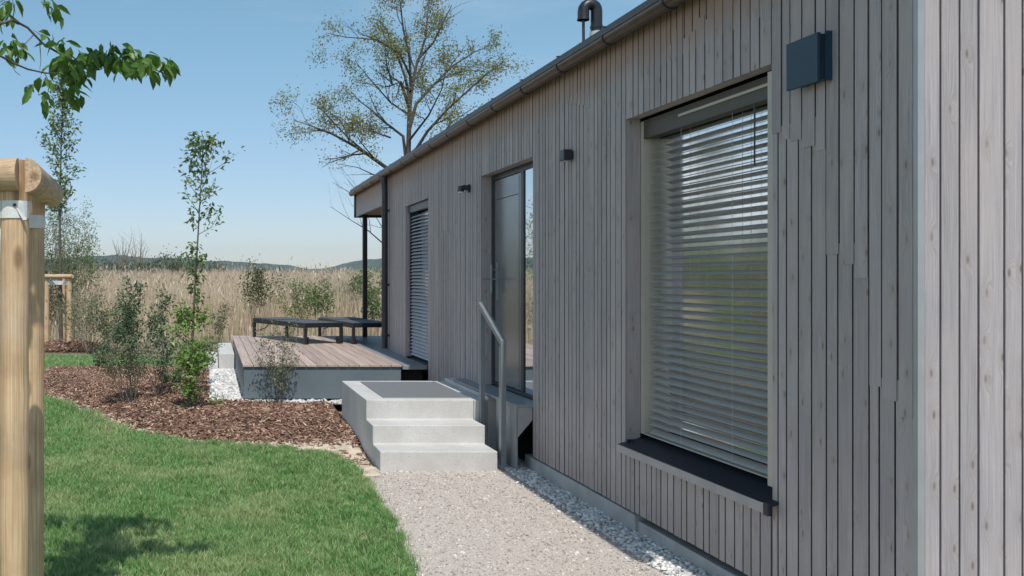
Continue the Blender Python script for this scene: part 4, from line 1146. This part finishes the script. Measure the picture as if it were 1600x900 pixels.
W.limb([trunk[6], trunk[6] * .5 + b1[0] * .5 + [0, 0, .05], b1[0]], .012, .0075, 6); W.limb([trunk[5], trunk[5] * .5 + b2[0] * .5, b2[0]], .011, .0065, 6)
for pp in ([(62, 66, 4.1), (64, 95, 4.05), (62, 110, 4.02)], [(52, 55, 4.06), (38, 70, 4.0), (30, 66, 3.98)], [(18, 100, 3.85), (24, 112, 3.8), (32, 118, 3.8)], [(20, 31, 4.0), (22, 15, 3.95), (19, -5, 3.9)],
           [(-20, 44, 3.85), (-4, 36, 3.9), (8, 37, 3.9)], [(70, 62, 4.1), (60, 52, 4.1), (52, 47, 4.1)], [(-30, 20, 3.9), (20, -8, 4), (60, -6, 4.05), (76, 8, 4.1)], [(100, 100, 4.1), (96, 128, 4.1), (112, 150, 4.1)], [(70, 115, 3.95), (78, 130, 3.95), (72, 158, 3.95)]):
    px_branch(pp, .0026, .001)
near = empty('young_tree', (-1.02, 3.42, 0), 'young tree in the near stakes whose drooping leafy branch hangs into the picture', 'tree')
W.mb.build('trunk', M['bark'], near, True)
LP, LD, LS = [], [], []
lr = np.random.default_rng(8)
def clump(px, py, d, n, sx, sy, sd=.07, s0=.045, s1=.092, down=.75):
    for _ in range(n):
        LP.append(P(px + lr.normal(0, sx), py + lr.normal(0, sy), d + lr.normal(0, sd)))
        LD.append((lr.normal(.25, .55), lr.normal(-.1, .6), -down + lr.normal(0, .4))); LS.append(lr.uniform(s0, s1))
for px_, py_, n_, sx_, sy_ in ((80, 64, 8, 6, 5), (98, 72, 12, 7, 7), (92, 95, 12, 8, 8), (105, 100, 22, 9, 12), (122, 100, 26, 10, 12), (142, 96, 28, 10, 10), (160, 92, 26, 9, 8), (178, 88, 26, 9, 9), (196, 92, 26, 9, 10), (212, 98, 26, 10, 10), (230, 100, 24, 9, 9), (247, 102, 20, 8, 8), (262, 106, 14, 6, 6),
                               (113, 125, 18, 8, 8), (118, 145, 12, 8, 6), (68, 125, 8, 8, 5), (44, 138, 6, 4, 4), (70, 155, 7, 4, 5), (15, 20, 6, 5, 5), (20, 4, 7, 6, 4), (80, 14, 7, 7, 6), (88, 22, 4, 3, 3), (22, 72, 12, 6, 7), (32, 86, 5, 4, 4), (6, 78, 6, 4, 6), (2, 30, 6, 3, 6), (64, 0, 5, 8, 3)):
    clump(px_, py_ - 3, 4.12, n_, sx_, sy_)
Tc = np.array(W.tips[:crown_tips]); Dc = np.array(W.dirs[:crown_tips])
hid = (Tc[:, 2] - 1.6) / Tc[:, 1] * F > 470                      # the crown proper stays above the picture
Tc = Tc[hid]; Dc = Dc[hid]
Tc = np.repeat(Tc, 5, 0); Dc = np.repeat(Dc, 5, 0)
LPa = np.concatenate([np.array(LP), Tc + lr.normal(0, .028, Tc.shape)]); LDa = np.concatenate([np.array(LD), Dc * .5 + lr.normal(0, .5, Dc.shape) + [0, 0, -.5]])
LSa = np.concatenate([np.array(LS), lr.uniform(.06, .1, len(Tc))])
leaves('crown', LPa, LDa, LSa, M['leaf_near'], near, .50, .22, True)

# --- sapling in the mulch bed, bright leafy skirt below
d = 10.3; W = Wood(21)
tp = np.array([P(297, 644, d), P(298, 600, d), P(299, 560, d), P(303, 480, d), P(307, 410, d), P(311, 340, d), P(315, 270, d), P(318, 213, d)])
W.limb(tp, .021, .004, 9)
def along(tp, t):
    k = len(tp) - 1; i = min(int(t * k), k - 1); return tp[i] + (tp[i + 1] - tp[i]) * (t * k - i)
wr_ = np.random.default_rng(4)
skirt = []; up_ = []
def twig(p, d_, ln, store, r=.005):
    pts = W.path(p, d_, ln, 5, .16, .12); W.limb(pts, r, .0012, 4)
    for q in pts[1:]: store.append((q, unit(pts[-1] - pts[0])))
    for j in range(3):
        q = pts[1 + j]; s_ = W.path(q, W.side_dir(unit(pts[-1] - pts[0]), .7), ln * .4, 3, .15, .1); W.limb(s_, r * .5, .001, 3)
        for q in s_[1:]: store.append((q, unit(s_[-1] - s_[0])))
for k in range(28):
    z = wr_.uniform(.10, 1.12); p = along(tp, .02 + .40 * z / 1.15 * 1.0); a = wr_.uniform(0, 6.28)
    twig(p, (math.cos(a), math.sin(a), wr_.uniform(.2, .7)), wr_.uniform(.16, .36) * (1.15 if .35 < z < 1.05 else .65), skirt)
for tt, ang, ln in ((.40, 3.0, .13), (.44, .3, .13), (.47, 2.6, .12), (.50, .6, .14), (.52, 3.6, .15), (.55, 3.3, .2), (.56, .2, .16), (.60, 2.9, .12), (.66, .1, .42), (.68, 2.5, .22), (.70, .5, .3), (.73, 3.0, .34), (.76, .1, .36), (.78, 3.5, .38), (.80, .7, .3), (.82, 2.7, .4), (.84, -.2, .52), (.86, 3.4, .3), (.88, .4, .34), (.90, 2.9, .3), (.92, .1, .24), (.94, 3.2, .22), (.96, .5, .18), (.98, 2.6, .14), (.75, -1.6, .3), (.85, 1.6, .3), (.93, -1.4, .2)):
    twig(along(tp, tt), (math.cos(ang), math.sin(ang) * .7, .75), ln, up_, .0045)
sap = thing_wood('sapling', W, P(297, 644, d), 'slender sapling with bright green leafy base growing in the bark mulch', 'tree', M['bark'])
def leafset(store, per, spread, s0, s1, mat, parent, name='crown', wr=.55, rs=1, droop=.2):
    r = np.random.default_rng(rs); T = np.repeat(np.array([s[0] for s in store]), per, 0); D = np.repeat(np.array([s[1] for s in store]), per, 0)
    return leaves(name, T + r.normal(0, spread, T.shape), D * .5 + r.normal(0, .7, D.shape), r.uniform(s0, s1, len(T)), mat, parent, wr, droop)
leafset(up_, 2, .03, .042, .082, M['leaf_sap'], sap, rs=2)
leafset(skirt, 2, .036, .045, .085, M['leaf_bright'], sap, rs=3)['label'] = 'bright green leafy skirt low on the trunk'

# --- tall sapling in the far stakes
W = Wood(31); d = 20.25
tp = np.array([P(95, 545, d), P(94, 430, d), P(93, 330, d), P(95, 250, d), P(97, 180, d), P(99, 112, d)]); W.limb(tp, .045, .007, 9)
st_ = []
for k in range(46):
    tt = .36 + .64 * (k + .5) / 46; side = 1 if k % 2 else -1; a = wr_.normal(0 if side > 0 else math.pi, .8)
    twig(along(tp, min(tt, .995)), (math.cos(a) * .75, math.sin(a) * .75, .95), (.68 - .42 * abs((tt - .62) / .38)) * wr_.uniform(.45, 1.2), st_, .009)
far_sap = thing_wood('sapling', W, P(95, 545, d), 'tall narrow sapling tied between the far pine stakes', 'tree', M['bark'])
leafset(st_, 2, .05, .07, .13, M['leaf_sap'], far_sap, rs=5)

def bush(name, px, base_y, d, top_y, half_px, nst, leaf, nleaf, s0, s1, seed, label, cat='shrub', bark='twig', dens=(.35, 1.0), z=None, lean=.25, spread=.06, wr=.5, up=.12, group=None, lv=1, r=.012, keep=1.0):
    """stems fanning from one foot, twigs, then leaves round the twigs"""
    b = P(px, base_y, d) if z is None else np.array([(px - PX) / F * d, d, z])
    H = CAMZ - (top_y - PY) / F * d - b[2]; Wd = half_px / F * d
    W = Wood(seed); rr = np.random.default_rng(seed)
    for k in range(nst):
        a = k * 2.399 + rr.uniform(-.4, .4); f = math.sqrt((k + .5) / nst)
        dirv = np.array([math.cos(a) * Wd * f * 1.1, math.sin(a) * Wd * f * 1.1, H * (1 - .25 * f * f)]) 
        pts = W.path(b + [math.cos(a) * .03, math.sin(a) * .03, -.03], dirv, np.linalg.norm(dirv) * rr.uniform(.8, 1.03), 6, .1, .03)
        W.grow(pts, r * rr.uniform(.6, 1.1), r * .2, lv, 6, .32, .7, up, dens[0], 0, 5, .18, 2)
    T = np.array(W.tips); Dd = np.array(W.dirs); zz = (T[:, 2] - b[2]) / H
    m = (zz > dens[0] * rr.uniform(.55, 1.2, len(T))) & (rr.random(len(T)) < keep); T = T[m]; Dd = Dd[m]
    per = max(1, int(round(nleaf / max(1, len(T)))))
    T = np.repeat(T, per, 0); Dd = np.repeat(Dd, per, 0)
    t = empty(name, tuple(b), label, cat, group)
    W.mb.build('stem', M[bark], t, False)
    leaves('foliage', T + rr.normal(0, spread, T.shape), Dd * .5 + rr.normal(0, .7, Dd.shape), rr.uniform(s0, s1, len(T)), M[leaf], t, wr)
    return t

# planting bed
bush('shrub', 209, 632, 10.8, 436, 22, 8, 'leaf_blue', 2100, .03, .055, 41, 'upright dark bluish green shrub, tallest in the mulch bed left of the sapling', dens=(.46, 1), spread=.035, r=.007)
bush('shrub', 196, 628, 11.0, 535, 40, 9, 'leaf_grey', 900, .025, .045, 42, 'low twiggy grey stemmed shrub at the foot of the upright dark shrub', dens=(.45, 1), spread=.03, r=.006)
bush('shrub', 246, 612, 11.7, 478, 36, 7, 'leaf_blue', 900, .03, .06, 43, 'loose dark green shrub between the upright shrub and the bright sapling', dens=(.22, 1), spread=.04, r=.007)
bush('shrub', 312, 596, 12.6, 520, 24, 7, 'leaf_mid', 800, .03, .055, 44, 'small mid green shrub behind the sapling near the concrete blocks', dens=(.25, 1), spread=.04, r=.006)
bush('shrub', 437, 629, 10.72, 492, 34, 8, 'leaf_grey', 900, .022, .042, 45, 'thin leafy shrub growing against the grey deck panel', bark='bark', dens=(.1, 1), spread=.03, r=.005)
bush('shrub', 158, 582, 15.2, 530, 20, 7, 'leaf_blue', 700, .04, .07, 46, 'low dark shrub at the back left edge of the mulch bed', dens=(.1, 1), spread=.05, r=.006)
bush('low_plant', 340, 634, 10.6, 612, 12, 6, 'leaf_bright', 110, .02, .04, 47, 'tiny green plant at the corner of the white pebble strip', 'plant', dens=(.1, 1), spread=.02, r=.003, lv=0)
bush('low_plant', 268, 600, 12.2, 572, 22, 7, 'leaf_blue', 500, .03, .05, 48, 'low bluish plant hugging the mulch under the sapling', 'plant', dens=(.1, 1), spread=.03, r=.004, lv=0)
bush('low_plant', 100, 603, 13.2, 590, 14, 6, 'leaf_grey', 160, .02, .04, 49, 'small pale weed sprouting at the left end of the mulch', 'plant', dens=(.1, 1), spread=.02, r=.003, lv=0)

# shrubs at the edge of and inside the reeds
RS = 'shrubs standing among the reeds'
bush('willow_shrub', 96, 0, 24.5, 300, 48, 14, 'leaf_willow', 6500, .05, .10, 51, 'pale willow bush behind the far stakes reaching above the reeds', z=.0, dens=(.15, 1), spread=.10, r=.02, wr=.32)
bush('shrub', 132, 0, 30, 366, 26, 8, 'leaf_mid', 1300, .06, .11, 52, 'fresh green bush right of the pale willow above the reeds', z=.1, dens=(.3, 1), spread=.1, r=.018, group=RS)
bush('shrub', 140, 0, 19.2, 452, 46, 12, 'leaf_grey', 900, .04, .08, 53, 'dry grey twiggy thicket beside the far stakes', z=0, dens=(.3, 1), spread=.08, r=.010, keep=.6)
bush('shrub', 60, 0, 23, 398, 44, 9, 'leaf_far', 2200, .06, .1, 54, 'dark bush behind the far stakes, half hidden by the near posts', z=0, dens=(.15, 1), spread=.1, r=.016)
bush('shrub', 176, 0, 19.6, 470, 34, 10, 'leaf_grey', 1100, .04, .08, 55, 'yellowish green scrub at the front edge of the reeds', z=0, dens=(.2, 1), spread=.07, r=.009, keep=.7)
bush('shrub', 397, 0, 27, 404, 34, 9, 'leaf_far', 1500, .06, .10, 56, 'grey green bush rising from the reeds left of the loungers', z=.1, dens=(.35, 1), spread=.09, r=.014, group=RS)
bush('shrub', 462, 0, 24, 432, 20, 6, 'leaf_mid', 700, .05, .09, 57, 'thin green bush in the reeds behind the loungers', z=.05, dens=(.3, 1), spread=.07, r=.011, group=RS)
bush('shrub', 503, 0, 25.5, 440, 24, 7, 'leaf_mid', 1200, .06, .10, 58, 'rounded green bush in the reeds right of the thin bush', z=.05, dens=(.4, 1), spread=.08, r=.012, group=RS)
bush('shrub', 592, 0, 23.5, 414, 30, 9, 'leaf_mid', 1800, .05, .10, 59, 'green bush behind the terrace post beside the house', z=.0, dens=(.2, 1), spread=.08, r=.013, group=RS)
bush('shrub', 552, 0, 31, 428, 18, 6, 'leaf_mid', 700, .07, .11, 60, 'pale green bush in the reeds left of the terrace post', z=.1, dens=(.3, 1), spread=.09, r=.014, group=RS)
bush('shrub', 340, 0, 22, 472, 22, 7, 'leaf_grey', 450, .05, .08, 61, 'sparse dry bush in the reeds left of the deck', z=.0, dens=(.3, 1), spread=.07, r=.009, keep=.6, group=RS)
for k, (px_, top, d_, hw, sd) in enumerate(((140, 404, 105, 26, 71), (180, 406, 118, 30, 72), (235, 404, 112, 26, 73), (272, 400, 108, 14, 74), (300, 407, 125, 24, 75), (340, 411, 130, 18, 76))):
    bush('far_bush', px_, 0, d_, top, hw, 9, 'leaf_far', 800, .22, .42, sd, ['far dark bush on the reed horizon, nearest the willow', 'far bush below the left bare tree on the reed horizon', 'far bush below the right bare tree on the reed horizon',
         'pointed fresh green far bush on the reed horizon', 'far bush seen just left of the sapling trunk', 'far bush seen just right of the sapling trunk'][k], 'bush', z=float(terrain_z(np.array(0.), np.array(float(d_)))), dens=(.1, 1), spread=.5, r=.06, group='bushes at the far side of the reeds')
def bare(px, top, d, seed, label, spread=.6, n=6):
    b = np.array([(px - PX) / F * d, d, float(terrain_z(np.array(0.), np.array(float(d))))]); H = CAMZ - (top - PY) / F * d - b[2]
    W = Wood(seed)
    for k in range(6):
        a = k * 2.4 + seed; f = .05 + .055 * k
        W.grow(W.path(b, (math.cos(a) * f, math.sin(a) * f, 1), H * (1 - .07 * k), 7, .07, .05), H * .016, H * .003, 2, 6, .34, .55, .1, .3, -1, 5, .12)
    thing_wood('bare_tree', W, b, label, 'tree', M['twig'], group='bare trees at the far side of the reeds')
bare(192, 362, 120, 81, 'leafless far tree, the left of the pair on the horizon'); bare(218, 364, 120, 82, 'leafless far tree, the right of the pair on the horizon')

# --- large tree behind the house
W = Wood(91); D0 = 28.0
def limb(pp, r0, r1, lv=2, nch=7, lr_=.31):
    pts = np.array([P(a, b, D0 + c) for a, b, c in pp])
    W.grow(pts, r0, r1, lv, nch, lr_, .75, .05, .22, 1, 8, .16, 2)
W.limb([P(646, 520, D0), P(644, 400, D0), P(640, 300, D0), P(638, 240, D0)], .125, .085, 12)
limb([(638, 240, 0), (640, 167, 0), (645, 127, .1), (653, 93, .2), (677, 67, .3), (690, 40, .3), (706, 8, .2)], .08, .012, 2, 9)
limb([(640, 170, 0), (626, 128, -.2), (613, 133, -.5), (604, 100, -.7), (600, 60, -.8)], .06, .01)
limb([(641, 160, 0), (633, 120, .2), (624, 95, .4), (613, 73, .5), (604, 45, .6), (590, 30, .6)], .055, .01)
limb([(642, 140, 0), (640, 90, -.3), (630, 45, -.5), (626, 10, -.5), (632, -18, -.4)], .05, .01)
limb([(644, 400, 0), (612, 268, -.2), (573, 240, -.5), (557, 230, -.6), (517, 208, -.9), (495, 200, -1), (458, 187, -1.1)], .085, .008, 2, 9)
limb([(573, 240, -.5), (545, 216, -.2), (517, 187, .1), (500, 168, .2)], .035, .007)
limb([(640, 300, 0), (630, 213, .2), (600, 190, .6), (585, 176, .8), (565, 160, .9), (548, 143, 1.0)], .06, .009)
limb([(610, 215, .2), (580, 205, -.4), (545, 190, -.9)], .03, .006)
limb([(640, 200, 0), (650, 163, .3), (677, 133, .5), (707, 103, .7), (740, 82, .9), (772, 68, 1.0)], .065, .008, 2, 9)
limb([(677, 133, .5), (700, 118, 1.0), (735, 110, 1.4), (770, 112, 1.6)], .03, .006)
limb([(640, 250, 0), (668, 205, -.4), (700, 170, -.8), (733, 140, -1.1), (760, 115, -1.2), (788, 96, -1.3)], .06, .008, 2, 9)
limb([(642, 270, 0), (680, 225, .6), (707, 190, 1.0), (745, 165, 1.3)], .05, .008)
limb([(645, 127, .1), (625, 85, -1), (590, 62, -1.6), (540, 58, -2.0), (512, 52, -2.1)], .04, .007)
limb([(650, 105, .2), (665, 60, 1.0), (668, 20, 1.4), (672, -10, 1.5)], .04, .007)
limb([(640, 180, 0), (610, 160, 1.2), (575, 120, 1.9), (555, 95, 2.1)], .04, .007)
limb([(639, 220, 0), (670, 180, -1.5), (690, 140, -2.3), (700, 95, -2.6)], .04, .007)
T, Dd = W.cloud(1, .13, .62)
dead = len(W.tips)
def dry(pp, r0, r1):
    pts = np.array([P(a, b, D0 + c) for a, b, c in pp]); W.grow(pts, r0, r1, 2, 4, .4, .6, .02, .3, -1, 6, .14)
dry([(640, 330, 0), (598, 380, -2), (575, 360, -2.4), (550, 345, -2.7), (515, 322, -3)], .03, .004); dry([(620, 300, 0), (588, 275, -1.2), (560, 262, -1.6), (530, 256, -1.8)], .03, .004)
dry([(630, 330, 0), (590, 330, -1.5), (545, 300, -1.9), (520, 285, -2)], .022, .004); dry([(640, 350, 0), (600, 360, -1), (585, 335, -1.2), (572, 320, -1.3)], .02, .004)
big = thing_wood('tree', W, P(646, 520, D0), 'large wide crowned tree with thin olive spring leaves behind the house roof', 'tree', M['bark_dark'])
br_ = np.random.default_rng(17)
keep = np.array([mnoise.noise((a * .9, b * .9, c * .9)) for a, b, c in T]) > -.22
T = T[keep]; Dd = Dd[keep]; T = np.repeat(T, 4, 0) + br_.normal(0, .09, (4 * len(T), 3)); Dd = np.repeat(Dd, 4, 0)
leaves('crown', T, Dd + br_.normal(0, .4, Dd.shape), br_.uniform(.045, .095, len(T)), M['leaf_olive'], big, .55)

# --- wooded edge left of the garden (seen in the window glass)
TP = []
tr_ = np.random.default_rng(23)
for k in range(22):
    cx, cy, hh = -8.5 - 1.15 * k * .62 + tr_.normal(0, .5), 29 + k * .55 + tr_.normal(0, 2), tr_.uniform(2.6, 4.6)
    n = 700; v = unit(tr_.normal(size=(n, 3))) * (tr_.random((n, 1)) ** .4)
    TP.append(np.array([cx, cy, hh * .55]) + v * [1.3, 1.3, hh * .5])
TP = np.concatenate(TP)
tag(leaves('treeline', TP, tr_.normal(size=TP.shape), tr_.uniform(.12, .26, len(TP)), M['leaf_grey'], None), 'green hedge-like wood at the left end of the reeds', 'wood', kind='stuff')

# ================================================================== air
if HAZE > 0:
    m = bpy.data.materials.new('air'); m.use_nodes = True; nt = m.node_tree
    nt.nodes.remove(nt.nodes['Principled BSDF'])
    v = nt.nodes.new('ShaderNodeVolumePrincipled'); v.inputs['Color'].default_value = (.80, .88, .95, 1); v.inputs['Density'].default_value = HAZE; v.inputs['Anisotropy'].default_value = .2
    nt.links.new(v.outputs[0], nt.nodes['Material Output'].inputs['Volume'])
    hz = MB().box(-4300, 4300, -60, 4300, -4.5, 135).build('haze', m); hz['kind'] = 'stuff'
